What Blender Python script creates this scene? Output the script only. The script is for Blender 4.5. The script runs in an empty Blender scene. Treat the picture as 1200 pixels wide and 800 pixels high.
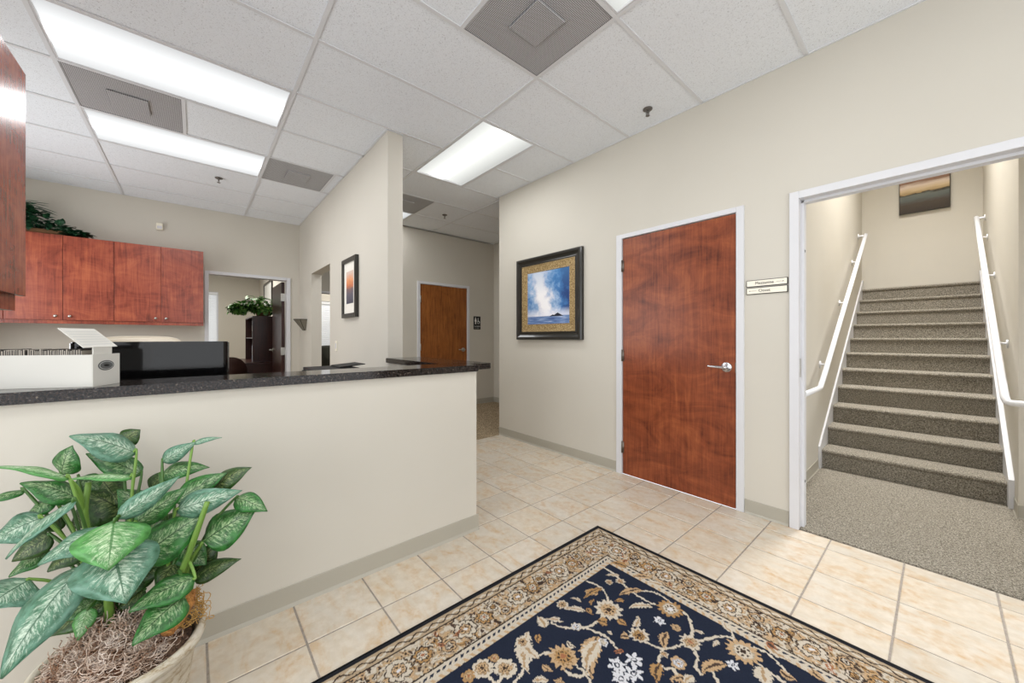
import bpy, bmesh, math, random
import numpy as np
from mathutils import Vector, Matrix

C = bpy.context.scene.collection
random.seed(7)

# ------------------------------------------------------------------ camera, world, lights, exposure
CAM_H = 1.235
YAW = math.radians(49.29)
FPX, HORIZON = 431.26, 395.6
cam_data = bpy.data.cameras.new('camera')
cam_data.sensor_width = 36.0
cam_data.sensor_fit = 'HORIZONTAL'
cam_data.lens = FPX / 1200 * 36.0
cam_data.shift_y = (HORIZON - 400) / 1200
cam_data.clip_start = 0.02
cam = bpy.data.objects.new('camera', cam_data)
cam.location = (0, 0, CAM_H)
cam.rotation_euler = (math.radians(90), 0, YAW)
C.objects.link(cam)
sc = bpy.context.scene
sc.camera = cam
sc.view_settings.view_transform = 'Standard'
sc.view_settings.look = 'None'
sc.view_settings.gamma = 1.0
sc.view_settings.use_curve_mapping = False
sc.view_settings.exposure = 0.1
sc.cycles.max_bounces = 14
sc.cycles.diffuse_bounces = 8
sc.cycles.glossy_bounces = 5
sc.cycles.transmission_bounces = 8

world = bpy.data.worlds.new('sky')
sc.world = world
world.use_nodes = True
wb = world.node_tree.nodes['Background']
wb.inputs['Color'].default_value = (0.93, 0.97, 1.0, 1)
wb.inputs['Strength'].default_value = 1.3


def area(name, loc, target, size, energy, color=(1, 1, 1)):
    d = bpy.data.lights.new(name, 'AREA')
    d.shape = 'RECTANGLE'
    d.size, d.size_y = size
    d.energy = energy
    d.color = color
    o = bpy.data.objects.new(name, d)
    o.location = loc
    v = Vector(target) - Vector(loc)
    o.rotation_euler = v.to_track_quat('-Z', 'Y').to_euler()
    C.objects.link(o)
    return o


# fill lights added for lobby and reception; glazed stair door daylight; lamps beyond
area('fill_south', (0.3, -2.55, 1.4), (0.3, 3, 3.9), (3.8, 2.4), 56, (0.97, 0.98, 1.0))  # added area light at the invented front window, brightens the lobby
area('fill_east', (2.55, 0.2, 1.4), (-3, 0.2, 3.9), (4.2, 2.4), 37, (0.97, 0.98, 1.0))  # second added area light, at the invented side window
area('daylight_stair_door', (1.72, 3.65, 1.3), (-1, 3.65, 1.2), (0.9, 2.0), 12, (1.0, 0.98, 0.95))
area('stair_lamp', (-0.2, 5.25, 5.25), (-0.2, 5.25, 0.0), (0.6, 1.3), 96, (1.0, 0.985, 0.97)).data.spread = math.radians(96)
area('fill_reception', (-4.7, -1.88, 1.6), (-4.7, 3, 2.3), (2.5, 1.6), 34, (0.97, 0.98, 1.0))  # added to brighten the reception from an invented left window
area('office_lamp', (-9.2, 0.1, 2.98), (-9.2, 0.1, 0), (1.2, 1.2), 60, (1, 0.97, 0.92))
area('passage_lamp', (-8.5, 2.4, 2.98), (-8.5, 2.4, 0), (0.6, 0.6), 22, (1, 0.97, 0.92))


# ------------------------------------------------------------------ materials
def srgb(r, g, b):
    f = lambda c: c / 12.92 if c <= 0.04045 else ((c + 0.055) / 1.055) ** 2.4
    return (f(r / 255), f(g / 255), f(b / 255), 1.0)


MATS = {}


def mat(name, color, rough=0.6, metal=0.0, spec=0.5, emit=None, estr=0.0, trans=0.0, coat=0.0):
    m = bpy.data.materials.new(name)
    m.use_nodes = True
    p = m.node_tree.nodes['Principled BSDF']
    p.inputs['Base Color'].default_value = color
    p.inputs['Roughness'].default_value = rough
    p.inputs['Metallic'].default_value = metal
    p.inputs['Specular IOR Level'].default_value = spec
    p.inputs['Transmission Weight'].default_value = trans
    p.inputs['Coat Weight'].default_value = coat
    if emit:
        p.inputs['Emission Color'].default_value = emit
        p.inputs['Emission Strength'].default_value = estr
    MATS[name] = m
    return m


class N:
    """small helper to lay out nodes"""

    def __init__(self, m):
        self.t = m.node_tree
        self.p = self.t.nodes['Principled BSDF']

    def n(self, kind, **kw):
        x = self.t.nodes.new(kind)
        for k, v in kw.items():
            setattr(x, k, v)
        return x

    def l(self, a, b):
        self.t.links.new(a, b)

    def coords(self, scale=(1, 1, 1), kind='Object', rot=(0, 0, 0), loc=(0, 0, 0)):
        tc = self.n('ShaderNodeTexCoord')
        mp = self.n('ShaderNodeMapping')
        mp.inputs['Scale'].default_value = scale
        mp.inputs['Rotation'].default_value = rot
        mp.inputs['Location'].default_value = loc
        self.l(tc.outputs[kind], mp.inputs['Vector'])
        return mp.outputs['Vector']

    def worldpos(self, scale=(1, 1, 1)):
        g = self.n('ShaderNodeNewGeometry')
        mp = self.n('ShaderNodeMapping')
        mp.inputs['Scale'].default_value = scale
        self.l(g.outputs['Position'], mp.inputs['Vector'])
        return mp.outputs['Vector']

    def noise(self, vec, scale=5, detail=4, rough=0.5, dist=0.0):
        x = self.n('ShaderNodeTexNoise')
        x.inputs['Scale'].default_value = scale
        x.inputs['Detail'].default_value = detail
        x.inputs['Roughness'].default_value = rough
        x.inputs['Distortion'].default_value = dist
        self.l(vec, x.inputs['Vector'])
        return x.outputs['Fac']

    def voronoi(self, vec, scale=5, feature='F1', rand=1.0):
        x = self.n('ShaderNodeTexVoronoi', feature=feature)
        x.inputs['Scale'].default_value = scale
        x.inputs['Randomness'].default_value = rand
        self.l(vec, x.inputs['Vector'])
        return x

    def ramp(self, fac, stops, interp='LINEAR'):
        r = self.n('ShaderNodeValToRGB')
        r.color_ramp.interpolation = interp
        el = r.color_ramp.elements
        while len(el) < len(stops):
            el.new(0.5)
        for e, (p, c) in zip(el, stops):
            e.position = p
            e.color = c
        self.l(fac, r.inputs['Fac'])
        return r.outputs['Color']

    def mix(self, fac, a, b, mode='MIX'):
        x = self.n('ShaderNodeMix', data_type='RGBA', blend_type=mode)
        for sock, v in ((x.inputs[0], fac), (x.inputs[6], a), (x.inputs[7], b)):
            if hasattr(v, 'is_linked'):
                self.l(v, sock)
            else:
                sock.default_value = v
        return x.outputs[2]

    def math(self, op, a, b=None, clamp=False):
        x = self.n('ShaderNodeMath', operation=op)
        x.use_clamp = clamp
        for i, v in enumerate((a, b)):
            if v is None:
                continue
            if hasattr(v, 'is_linked'):
                self.l(v, x.inputs[i])
            else:
                x.inputs[i].default_value = v
        return x.outputs[0]

    def sep(self, vec):
        s = self.n('ShaderNodeSeparateXYZ')
        self.l(vec, s.inputs[0])
        return s.outputs

    def bump(self, h, strength=0.2, dist=0.01):
        b = self.n('ShaderNodeBump')
        b.inputs['Strength'].default_value = strength
        b.inputs['Distance'].default_value = dist
        self.l(h, b.inputs['Height'])
        self.l(b.outputs['Normal'], self.p.inputs['Normal'])

    def color(self, c):
        self.l(c, self.p.inputs['Base Color'])


# paint
m = mat('paint', srgb(219, 211, 195), 0.75, spec=0.25)
k = N(m)
v = k.worldpos()
k.color(k.ramp(k.noise(v, 1.1, 2), [(0.3, srgb(198, 193, 182)), (0.7, srgb(203, 198, 187))]))
k.bump(k.noise(v, 160, 3), 0.05, 0.002)
m = mat('baseboard_vinyl', srgb(168, 163, 150), 0.5)
m = mat('white_paint', srgb(210, 210, 213), 0.4)
m = mat('white_rail', srgb(222, 222, 224), 0.3)
# ceiling tile
m = mat('acoustic_tile', srgb(236, 236, 238), 0.9, spec=0.1)
k = N(m)
v = k.worldpos()
n1 = k.noise(v, 125, 3, 0.75)
n2 = k.noise(v, 230, 2, 0.6)
spk = k.math('MULTIPLY', n1, n2)
k.color(k.ramp(spk, [(0.12, srgb(176, 178, 182)), (0.19, srgb(234, 238, 243)), (0.4, srgb(239, 243, 248))]))
k.bump(spk, 0.35, 0.004)
m = mat('tee_white', srgb(220, 222, 225), 0.5)
m = mat('plenum', srgb(120, 120, 120), 0.9)
# perforated vent face
m = mat('perforated_metal', srgb(150, 150, 152), 0.5, metal=0.0)
k = N(m)
v = k.worldpos((1, 1, 0))
vo = k.voronoi(v, 105, 'F1', 0.0)
k.color(k.ramp(vo.outputs['Distance'], [(0.28, srgb(84, 84, 86)), (0.42, srgb(194, 194, 196))]))
# floor tile
m = mat('ceramic_tile', srgb(225, 208, 184), 0.28, spec=0.4)
k = N(m)
oi = k.n('ShaderNodeObjectInfo')
tc = k.n('ShaderNodeTexCoord')
add = k.n('ShaderNodeVectorMath', operation='MULTIPLY_ADD')
cmb = k.n('ShaderNodeCombineXYZ')
k.l(oi.outputs['Random'], cmb.inputs[0])
k.l(oi.outputs['Random'], cmb.inputs[1])
k.l(oi.outputs['Random'], cmb.inputs[2])
k.l(cmb.outputs[0], add.inputs[0])
add.inputs[1].default_value = (37, 53, 11)
k.l(tc.outputs['Object'], add.inputs[2])
st = k.n('ShaderNodeMapping')
st.inputs['Scale'].default_value = (1.0, 2.0, 1)
k.l(add.outputs[0], st.inputs['Vector'])
a = k.noise(st.outputs[0], 6.5, 5, 0.62, 0.6)
b = k.noise(add.outputs[0], 26, 4, 0.6)
c1 = k.ramp(a, [(0.34, srgb(204, 199, 190)), (0.50, srgb(201, 191, 176)), (0.62, srgb(198, 177, 150)), (0.80, srgb(186, 154, 118))])
c2 = k.mix(k.ramp(b, [(0.4, (0, 0, 0, 1)), (0.75, (1, 1, 1, 1))]), c1, srgb(214, 208, 198))
tint = k.ramp(oi.outputs['Random'], [(0.0, srgb(244, 240, 234)), (0.5, srgb(255, 252, 248)), (1.0, srgb(255, 249, 240))])
k.color(k.mix(1.0, c2, tint, 'MULTIPLY'))
k.bump(a, 0.06, 0.003)
m = mat('grout', srgb(150, 140, 130), 0.9)
k = N(m)
k.color(k.ramp(k.noise(k.worldpos(), 60, 3), [(0.3, srgb(140, 132, 123)), (0.7, srgb(164, 155, 146))]))


def carpet(name, dark, midc, light, grain=1.0):
    m = mat(name, midc, 0.95, spec=0.05)
    k = N(m)
    v = k.worldpos()
    a = k.noise(v, 300 * grain, 2, 0.8)
    b = k.noise(v, 130 * grain, 2, 0.6)
    s = k.math('ADD', k.math('MULTIPLY', a, 0.6), k.math('MULTIPLY', b, 0.4))
    k.color(k.ramp(s, [(0.38, dark), (0.5, midc), (0.62, light)]))
    k.bump(s, 0.9, 0.012)
    return m


carpet('carpet', srgb(66, 61, 52), srgb(140, 133, 120), srgb(196, 189, 175))
carpet('hall_carpet', srgb(84, 72, 54), srgb(152, 134, 108), srgb(206, 188, 160), 0.42)


def wood(name, c_dark, c_mid, c_light, rough=0.3, axis='z', fig=1.0, spec=0.4, coat=0.0, blot=0.3):
    m = mat(name, c_mid, rough, spec=spec, coat=coat)
    k = N(m)
    sc_ = {'z': (9, 9, 0.7), 'x': (0.7, 9, 9), 'y': (9, 0.7, 9)}[axis]
    oi = k.n('ShaderNodeObjectInfo')
    tc = k.n('ShaderNodeTexCoord')
    add = k.n('ShaderNodeVectorMath', operation='ADD')
    mul = k.n('ShaderNodeVectorMath', operation='SCALE')
    mul.inputs['Scale'].default_value = 17.0
    cmb = k.n('ShaderNodeCombineXYZ')
    for i in range(3):
        k.l(oi.outputs['Random'], cmb.inputs[i])
    k.l(cmb.outputs[0], mul.inputs[0])
    k.l(tc.outputs['Object'], add.inputs[0])
    k.l(mul.outputs[0], add.inputs[1])
    mp = k.n('ShaderNodeMapping')
    mp.inputs['Scale'].default_value = sc_
    k.l(add.outputs[0], mp.inputs['Vector'])
    g = k.noise(mp.outputs[0], 3.2, 6, 0.62, 1.2 * fig)
    mp2 = k.n('ShaderNodeMapping')
    mp2.inputs['Scale'].default_value = tuple(x * 9 if x > 1 else x for x in sc_)
    k.l(add.outputs[0], mp2.inputs['Vector'])
    f = k.noise(mp2.outputs[0], 2.0, 3, 0.6)
    mp3 = k.n('ShaderNodeMapping')
    mp3.inputs['Scale'].default_value = (1, 1, 2.2) if blot > 0.4 else (1, 1, 1)
    k.l(add.outputs[0], mp3.inputs['Vector'])
    bl = k.noise(mp3.outputs[0], 2.6, 4, 0.65, 1.0)
    s = k.math('ADD', k.math('ADD', k.math('MULTIPLY', g, 0.8 - blot), k.math('MULTIPLY', f, 0.2)), k.math('MULTIPLY', bl, blot))
    k.color(k.ramp(s, [(0.36, c_dark), (0.5, c_mid), (0.64, c_light)]))
    k.bump(f, 0.03, 0.002)
    return m


wood('cherry_door', srgb(84, 36, 20), srgb(128, 64, 38), srgb(158, 88, 52), 0.3, fig=1.6, blot=0.5)
wood('cherry_hall_door', srgb(96, 52, 20), srgb(140, 82, 36), srgb(168, 104, 50), 0.35)
wood('cherry_laminate', srgb(96, 44, 34), srgb(148, 72, 54), srgb(180, 98, 68), 0.25, blot=0.42)
wood('espresso', srgb(34, 18, 16), srgb(52, 26, 22), srgb(68, 36, 30), 0.3)
m = mat('door_edge', srgb(70, 36, 24), 0.5)
# granite
m = mat('granite', srgb(50, 50, 54), 0.10, spec=0.3)
k = N(m)
v = k.worldpos()
a = k.noise(v, 70, 4, 0.7)
vo = k.voronoi(v, 150)
s = k.mix(0.45, a, vo.outputs['Distance'])
k.color(k.ramp(s, [(0.34, srgb(6, 5, 6)), (0.47, srgb(16, 13, 13)), (0.55, srgb(52, 40, 32)), (0.63, srgb(20, 24, 34)), (0.74, srgb(112, 100, 86))]))
# misc plain
mat('chrome', srgb(205, 205, 208), 0.22, metal=1.0)
mat('satin_nickel', srgb(188, 186, 180), 0.32, metal=1.0)
mat('hinge_steel', srgb(120, 112, 104), 0.4, metal=0.9)
mat('brass_knob', srgb(214, 196, 160), 0.25, metal=0.9)
mat('black_gloss', srgb(10, 10, 11), 0.07, spec=0.35)
mat('black_plastic', srgb(20, 20, 21), 0.55, spec=0.25)
mat('black_frame', srgb(32, 30, 26), 0.28, coat=0.3)
mat('white_card', srgb(206, 204, 197), 0.7)
mat('index_card', srgb(176, 168, 156), 0.8)
mat('tab_card_dark', srgb(66, 62, 58), 0.8)  # dark grey, for every second card in the box
mat('grey_label', srgb(88, 90, 90), 0.6)
mat('pale_label', srgb(176, 178, 176), 0.6)
mat('sign_ivory', srgb(238, 232, 216), 0.5)
mat('sign_black', srgb(24, 23, 22), 0.45)
mat('sign_white', srgb(232, 230, 226), 0.5)
mat('sign_ink', srgb(50, 46, 42), 0.6)
mat('cream_leather', srgb(226, 216, 196), 0.45)
mat('chair_grey', srgb(70, 70, 60), 0.8)
mat('chair_brown', srgb(58, 34, 28), 0.55)
mat('sprinkler_metal', srgb(104, 99, 94), 0.5, metal=0.3)
mat('blind_white', srgb(235, 238, 242), 0.5)
mat('ivory_plastic', srgb(232, 226, 208), 0.4)
mat('sconce_mesh', srgb(120, 116, 104), 0.5, metal=0.3)
mat('binder_white', srgb(220, 224, 230), 0.5)
mat('binder_blue', srgb(150, 168, 190), 0.5)
mat('binder_black', srgb(28, 28, 30), 0.5)
mat('basket', srgb(110, 78, 48), 0.8)
mat('mat_board', srgb(232, 228, 218), 0.8)
m = mat('glass', (1, 1, 1, 1), 0.0, trans=1.0)
# thin window glass: mostly see-through with a faint reflection
k = N(m)
tb = k.n('ShaderNodeBsdfTransparent')
gl = k.n('ShaderNodeBsdfGlossy')
gl.inputs['Roughness'].default_value = 0.02
mx = k.n('ShaderNodeMixShader')
mx.inputs[0].default_value = 0.06
k.l(tb.outputs[0], mx.inputs[1])
k.l(gl.outputs[0], mx.inputs[2])
k.l(mx.outputs[0], k.t.nodes['Material Output'].inputs['Surface'])


# fluorescent diffuser: brightest along the lamp in the middle (object X runs across the fixture)
def diffuser_mat(name, lo, hi, col):
    m = mat(name, srgb(90, 90, 90), 0.6, spec=0.1)
    k = N(m)
    v = k.coords()
    x = k.sep(v)[0]
    d = k.math('ABSOLUTE', k.math('ADD', x, 0.03))
    r = k.ramp(d, [(0.0, (1, 1, 1, 1)), (0.035, (0.85, 0.85, 0.85, 1)), (0.12, (0.18, 0.18, 0.18, 1)), (0.3, (0.0, 0.0, 0.0, 1))])
    s = k.math('ADD', k.math('MULTIPLY', r, hi - lo), lo)
    k.p.inputs['Emission Color'].default_value = col
    k.l(s, k.p.inputs['Emission Strength'])
    return m


diffuser_mat('diffuser_cool', 0.62, 2.6, (0.97, 0.99, 1.0, 1))
diffuser_mat('diffuser_warm', 0.55, 2.6, (0.98, 1.0, 0.96, 1))


# paintings (flat prints)
def seascape():
    m = mat('seascape_print', srgb(120, 150, 190), 0.45)
    k = N(m)
    v = k.coords(kind='UV')
    s = k.sep(v)
    u, w = s[0], s[1]
    n = k.noise(v, 4.6, 8, 0.66, 0.3)
    # bright cloud plume rising from the horizon at left of centre
    plume = k.math('SUBTRACT', 1.0, k.math('MULTIPLY', k.math('ABSOLUTE', k.math('SUBTRACT', u, k.math('ADD', 0.36, k.math('MULTIPLY', k.math('SUBTRACT', 0.6, w), 0.25)))), 2.1))
    mixv = k.math('ADD', k.math('MULTIPLY', n, 1.0), k.math('MULTIPLY', plume, 0.55))
    cloud = k.ramp(mixv, [(0.35, srgb(28, 62, 120)), (0.58, srgb(64, 118, 176)), (0.74, srgb(150, 178, 212)), (0.88, srgb(222, 222, 232)), (1.0, srgb(246, 244, 246))])
    top = k.ramp(w, [(0.55, (0, 0, 0, 1)), (1.0, (1, 1, 1, 1))])
    cloud = k.mix(k.math('MULTIPLY', top, 0.45), cloud, srgb(70, 130, 182))
    sea = k.ramp(k.noise(k.coords((1, 9, 1), 'UV'), 4, 4), [(0.3, srgb(56, 84, 138)), (0.55, srgb(110, 138, 184)), (0.75, srgb(206, 214, 232))])
    glow = k.ramp(w, [(0.10, (0, 0, 0, 1)), (0.17, (1, 1, 1, 1)), (0.30, (0, 0, 0, 1))])
    cloud = k.mix(k.math('MULTIPLY', glow, 0.75), cloud, srgb(236, 236, 246))
    issea = k.math('LESS_THAN', w, 0.145)
    img = k.mix(issea, cloud, sea)
    # small dark island on the horizon, right of centre
    def hill(cx, wd, ht):
        t = k.math('DIVIDE', k.math('ABSOLUTE', k.math('SUBTRACT', u, cx)), wd)
        h = k.math('ADD', 0.135, k.math('MULTIPLY', k.math('SUBTRACT', 1.0, t), ht))
        return k.math('MULTIPLY', k.math('LESS_THAN', w, h), k.math('GREATER_THAN', w, 0.135))
    isl = k.math('MAXIMUM', hill(0.74, 0.13, 0.065), hill(0.63, 0.09, 0.035))
    k.color(k.mix(isl, img, srgb(26, 30, 48)))


seascape()


def horizon_print():
    m = mat('horizon_print', srgb(100, 80, 60), 0.4)
    k = N(m)
    v = k.coords(kind='UV')
    w = k.sep(v)[1]
    n = k.noise(k.coords((1, 5, 1), 'UV', rot=(0, 0, 0.25)), 3.0, 5, 0.6, 0.6)
    f = k.math('ADD', w, k.math('MULTIPLY', k.math('SUBTRACT', n, 0.5), 0.16))
    k.color(k.ramp(f, [(0.0, srgb(46, 36, 26)), (0.25, srgb(66, 54, 42)), (0.40, srgb(84, 90, 86)), (0.50, srgb(96, 100, 94)), (0.555, srgb(44, 34, 18)),
                       (0.575, srgb(150, 124, 80)), (0.68, srgb(196, 172, 136)), (0.8, srgb(206, 188, 172)), (0.9, srgb(130, 96, 76)), (1.0, srgb(150, 112, 86))]))


horizon_print()
m = mat('sunset_print', srgb(200, 120, 80), 0.5)
k = N(m)
v = k.coords(kind='UV')
n = k.noise(k.coords((1, 3, 1), 'UV'), 3, 4)
f = k.math('ADD', k.sep(v)[1], k.math('MULTIPLY', k.math('SUBTRACT', n, 0.5), 0.25))
k.color(k.ramp(f, [(0.05, srgb(70, 70, 84)), (0.3, srgb(96, 92, 104)), (0.45, srgb(128, 100, 96)), (0.55, srgb(196, 112, 74)), (0.72, srgb(226, 152, 104)), (0.95, srgb(214, 190, 176))]))
m = mat('gold_liner', srgb(158, 130, 84), 0.5, metal=0.2)
k = N(m)
k.color(k.ramp(k.noise(k.worldpos(), 90, 4, 0.7), [(0.35, srgb(104, 82, 48)), (0.5, srgb(160, 134, 90)), (0.68, srgb(206, 182, 134))]))
m = mat('office_print', srgb(196, 196, 190), 0.5)


# leaves
def leaf_mat(name, dark, midc, edge, pale, paleamt):
    m = mat(name, midc, 0.32, spec=0.45)
    k = N(m)
    uv = k.coords(kind='UV')
    s = k.sep(uv)
    u, w = s[0], s[1]              # u across (-1..1 stored 0..1), w along
    ac = k.math('ABSOLUTE', k.math('SUBTRACT', k.math('MULTIPLY', u, 2.0), 1.0))
    oi = k.n('ShaderNodeObjectInfo')
    # streaks along the side veins: noise sampled in sheared coordinates
    cmb = k.n('ShaderNodeCombineXYZ')
    k.l(k.math('MULTIPLY', ac, 2.2), cmb.inputs[0])
    k.l(k.math('MULTIPLY', k.math('SUBTRACT', w, k.math('MULTIPLY', ac, 0.22)), 17.0), cmb.inputs[1])
    k.l(k.math('ADD', k.math('MULTIPLY', oi.outputs['Random'], 40.0), k.math('GREATER_THAN', u, 0.5)), cmb.inputs[2])
    n = k.noise(cmb.outputs[0], 1.5, 5, 0.8, 0.4)
    fall = k.math('SUBTRACT', n, k.math('MULTIPLY', k.math('POWER', ac, 1.4), 0.23))
    pm = k.ramp(fall, [(0.42 - paleamt, (0, 0, 0, 1)), (0.62 - paleamt, (1, 1, 1, 1))])
    tipfade = k.ramp(w, [(0.0, (0.2, 0.2, 0.2, 1)), (0.15, (1, 1, 1, 1)), (0.85, (1, 1, 1, 1)), (1.0, (0.2, 0.2, 0.2, 1))])
    base = k.mix(k.ramp(ac, [(0.25, (0, 0, 0, 1)), (1.0, (1, 1, 1, 1))]), midc, edge)
    base = k.mix(k.ramp(k.noise(uv, 7, 3), [(0.4, (0, 0, 0, 1)), (0.7, (1, 1, 1, 1))]), base, dark)
    col = k.mix(k.math('MULTIPLY', k.math('MULTIPLY', pm, tipfade), 0.85), base, pale)
    rib = k.math('LESS_THAN', ac, 0.035)
    k.color(k.mix(k.math('MULTIPLY', rib, 0.8), col, dark))
    k.bump(n, 0.15, 0.004)
    return m


leaf_mat('leaf_green', srgb(24, 62, 24), srgb(42, 98, 40), srgb(52, 120, 50), srgb(186, 208, 160), 0.0)
leaf_mat('leaf_blue', srgb(44, 88, 60), srgb(74, 122, 92), srgb(104, 146, 126), srgb(206, 220, 200), 0.012)
leaf_mat('leaf_dark', srgb(24, 44, 18), srgb(42, 72, 30), srgb(54, 88, 36), srgb(160, 172, 112), -0.02)
leaf_mat('leaf_pale', srgb(54, 108, 50), srgb(84, 142, 76), srgb(90, 158, 82), srgb(206, 222, 186), 0.015)
mat('stem_green', srgb(110, 146, 62), 0.4)
mat('stem_dark', srgb(66, 104, 44), 0.4)
m = mat('ivy_leaf', srgb(22, 62, 38), 0.35)
k = N(m)
k.color(k.ramp(k.noise(k.worldpos(), 24, 3, 0.7), [(0.38, srgb(12, 34, 22)), (0.55, srgb(28, 74, 46)), (0.7, srgb(76, 120, 88))]))
m = mat('pothos_leaf', srgb(70, 130, 50), 0.4)
k = N(m)
k.color(k.ramp(k.noise(k.worldpos(), 18, 3, 0.7), [(0.35, srgb(26, 66, 26)), (0.52, srgb(78, 134, 56)), (0.7, srgb(168, 200, 120))]))
m = mat('moss_strand', srgb(160, 136, 118), 0.9)
k = N(m)
k.color(k.ramp(k.noise(k.worldpos(), 30, 3, 0.7), [(0.36, srgb(140, 104, 78)), (0.5, srgb(196, 174, 156)), (0.64, srgb(228, 214, 202))]))
m = mat('moss_bed', srgb(78, 58, 46), 0.95)
k = N(m)
k.color(k.ramp(k.noise(k.worldpos(), 70, 4, 0.8), [(0.35, srgb(40, 28, 22)), (0.6, srgb(112, 86, 68))]))
m = mat('husk', srgb(176, 120, 60), 0.9)
k = N(m)
k.color(k.ramp(k.noise(k.worldpos(), 60, 4, 0.8), [(0.36, srgb(110, 66, 28)), (0.62, srgb(206, 146, 78))]))
mat('gold_straw', srgb(190, 150, 84), 0.85)
m = mat('distressed_pot', srgb(214, 204, 186), 0.6)
k = N(m)
v = k.worldpos((1, 1, 2.5))
a = k.noise(v, 14, 6, 0.75, 0.6)
k.color(k.ramp(a, [(0.30, srgb(112, 88, 62)), (0.41, srgb(176, 160, 132)), (0.50, srgb(206, 198, 180)), (0.7, srgb(220, 214, 202))]))
mat('inner_pot', srgb(104, 62, 40), 0.5)


# ------------------------------------------------------------------ object helpers
WORLD = {}


def setp(o, label=None, cat=None, group=None, kind=None):
    if label:
        o['label'] = label
    if cat:
        o['category'] = cat
    if group:
        o['group'] = group
    if kind:
        o['kind'] = kind
    return o


def thing(name, loc=(0, 0, 0), label=None, cat=None, group=None, kind=None, rz=0.0):
    o = bpy.data.objects.new(name, None)
    o.empty_display_size = 0.1
    C.objects.link(o)
    o.location = loc
    o.rotation_euler = (0, 0, rz)
    WORLD[o.name] = Vector(loc)
    return setp(o, label, cat, group, kind)


def worldof(o):
    v = Vector((0, 0, 0))
    while o is not None:
        v += o.location
        o = o.parent
    return v


def obj(name, bm, material, parent=None, smooth=False, local=False, origin=None):
    """bm holds world coordinates unless local; links ONE mesh object"""
    me = bpy.data.meshes.new(name)
    if not local:
        off = worldof(parent) if parent is not None else Vector((0, 0, 0))
        if origin is not None:
            off = Vector(origin)
        bmesh.ops.translate(bm, verts=bm.verts, vec=-off)
    bm.normal_update()
    bm.to_mesh(me)
    bm.free()
    if isinstance(material, str):
        material = MATS[material]
    me.materials.append(material)
    if smooth:
        me.polygons.foreach_set('use_smooth', [True] * len(me.polygons))
    o = bpy.data.objects.new(name, me)
    C.objects.link(o)
    if parent is not None:
        o.parent = parent
        if origin is not None:
            o.location = Vector(origin) - worldof(parent)
    elif origin is not None:
        o.location = origin
    return o


def dup(o, parent=None):
    c = o.copy()
    C.objects.link(c)
    c.parent = parent
    for ch in [x for x in o.children]:
        dup(ch, c)
    return c


def box(bm, x0, x1, y0, y1, z0, z1, bev=0.0, seg=2):
    x0, x1 = min(x0, x1), max(x0, x1)
    y0, y1 = min(y0, y1), max(y0, y1)
    z0, z1 = min(z0, z1), max(z0, z1)
    vs = [bm.verts.new(p) for p in ((x0, y0, z0), (x1, y0, z0), (x1, y1, z0), (x0, y1, z0), (x0, y0, z1), (x1, y0, z1), (x1, y1, z1), (x0, y1, z1))]
    fs = [bm.faces.new([vs[i] for i in q]) for q in ((3, 2, 1, 0), (4, 5, 6, 7), (0, 1, 5, 4), (1, 2, 6, 5), (2, 3, 7, 6), (3, 0, 4, 7))]
    if bev > 0:
        es = list({e for f in fs for e in f.edges})
        bmesh.ops.bevel(bm, geom=es, offset=bev, segments=seg, affect='EDGES', profile=0.5)
    return bm


def B(*a, **kw):
    return box(bmesh.new(), *a, **kw)


def prism(bm, pts, axis, a0, a1):
    """extrude polygon pts along axis. axis 'x': pts are (y,z); 'y': (x,z); 'z': (x,y)"""
    def P(p, a):
        return {'x': (a, p[0], p[1]), 'y': (p[0], a, p[1]), 'z': (p[0], p[1], a)}[axis]
    lo = [bm.verts.new(P(p, a0)) for p in pts]
    hi = [bm.verts.new(P(p, a1)) for p in pts]
    n = len(pts)
    bm.faces.new(lo)
    bm.faces.new(hi[::-1])
    for i in range(n):
        bm.faces.new((lo[i], hi[i], hi[(i + 1) % n], lo[(i + 1) % n]))
    bmesh.ops.recalc_face_normals(bm, faces=bm.faces)
    return bm


def tube(bm, pts, r, seg=10, cap=True):
    """tube along a polyline with radius r (number or list)"""
    pts = [Vector(p) for p in pts]
    n = len(pts)
    rr = r if isinstance(r, (list, tuple)) else [r] * n
    rings = []
    up = Vector((0, 0, 1))
    prev = None
    for i, p in enumerate(pts):
        d = (pts[min(i + 1, n - 1)] - pts[max(i - 1, 0)])
        if d.length < 1e-9:
            d = Vector((0, 0, 1))
        d.normalize()
        if prev is None:
            a = d.cross(up)
            if a.length < 1e-3:
                a = d.cross(Vector((1, 0, 0)))
            a.normalize()
        else:
            a = prev - d * prev.dot(d)
            if a.length < 1e-6:
                a = d.cross(up)
            a.normalize()
        prev = a
        b = d.cross(a)
        rings.append([bm.verts.new(p + (a * math.cos(2 * math.pi * j / seg) + b * math.sin(2 * math.pi * j / seg)) * rr[i]) for j in range(seg)])
    for i in range(n - 1):
        for j in range(seg):
            bm.faces.new((rings[i][j], rings[i][(j + 1) % seg], rings[i + 1][(j + 1) % seg], rings[i + 1][j]))
    if cap:
        bm.faces.new(rings[0][::-1])
        bm.faces.new(rings[-1])
    return bm


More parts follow.
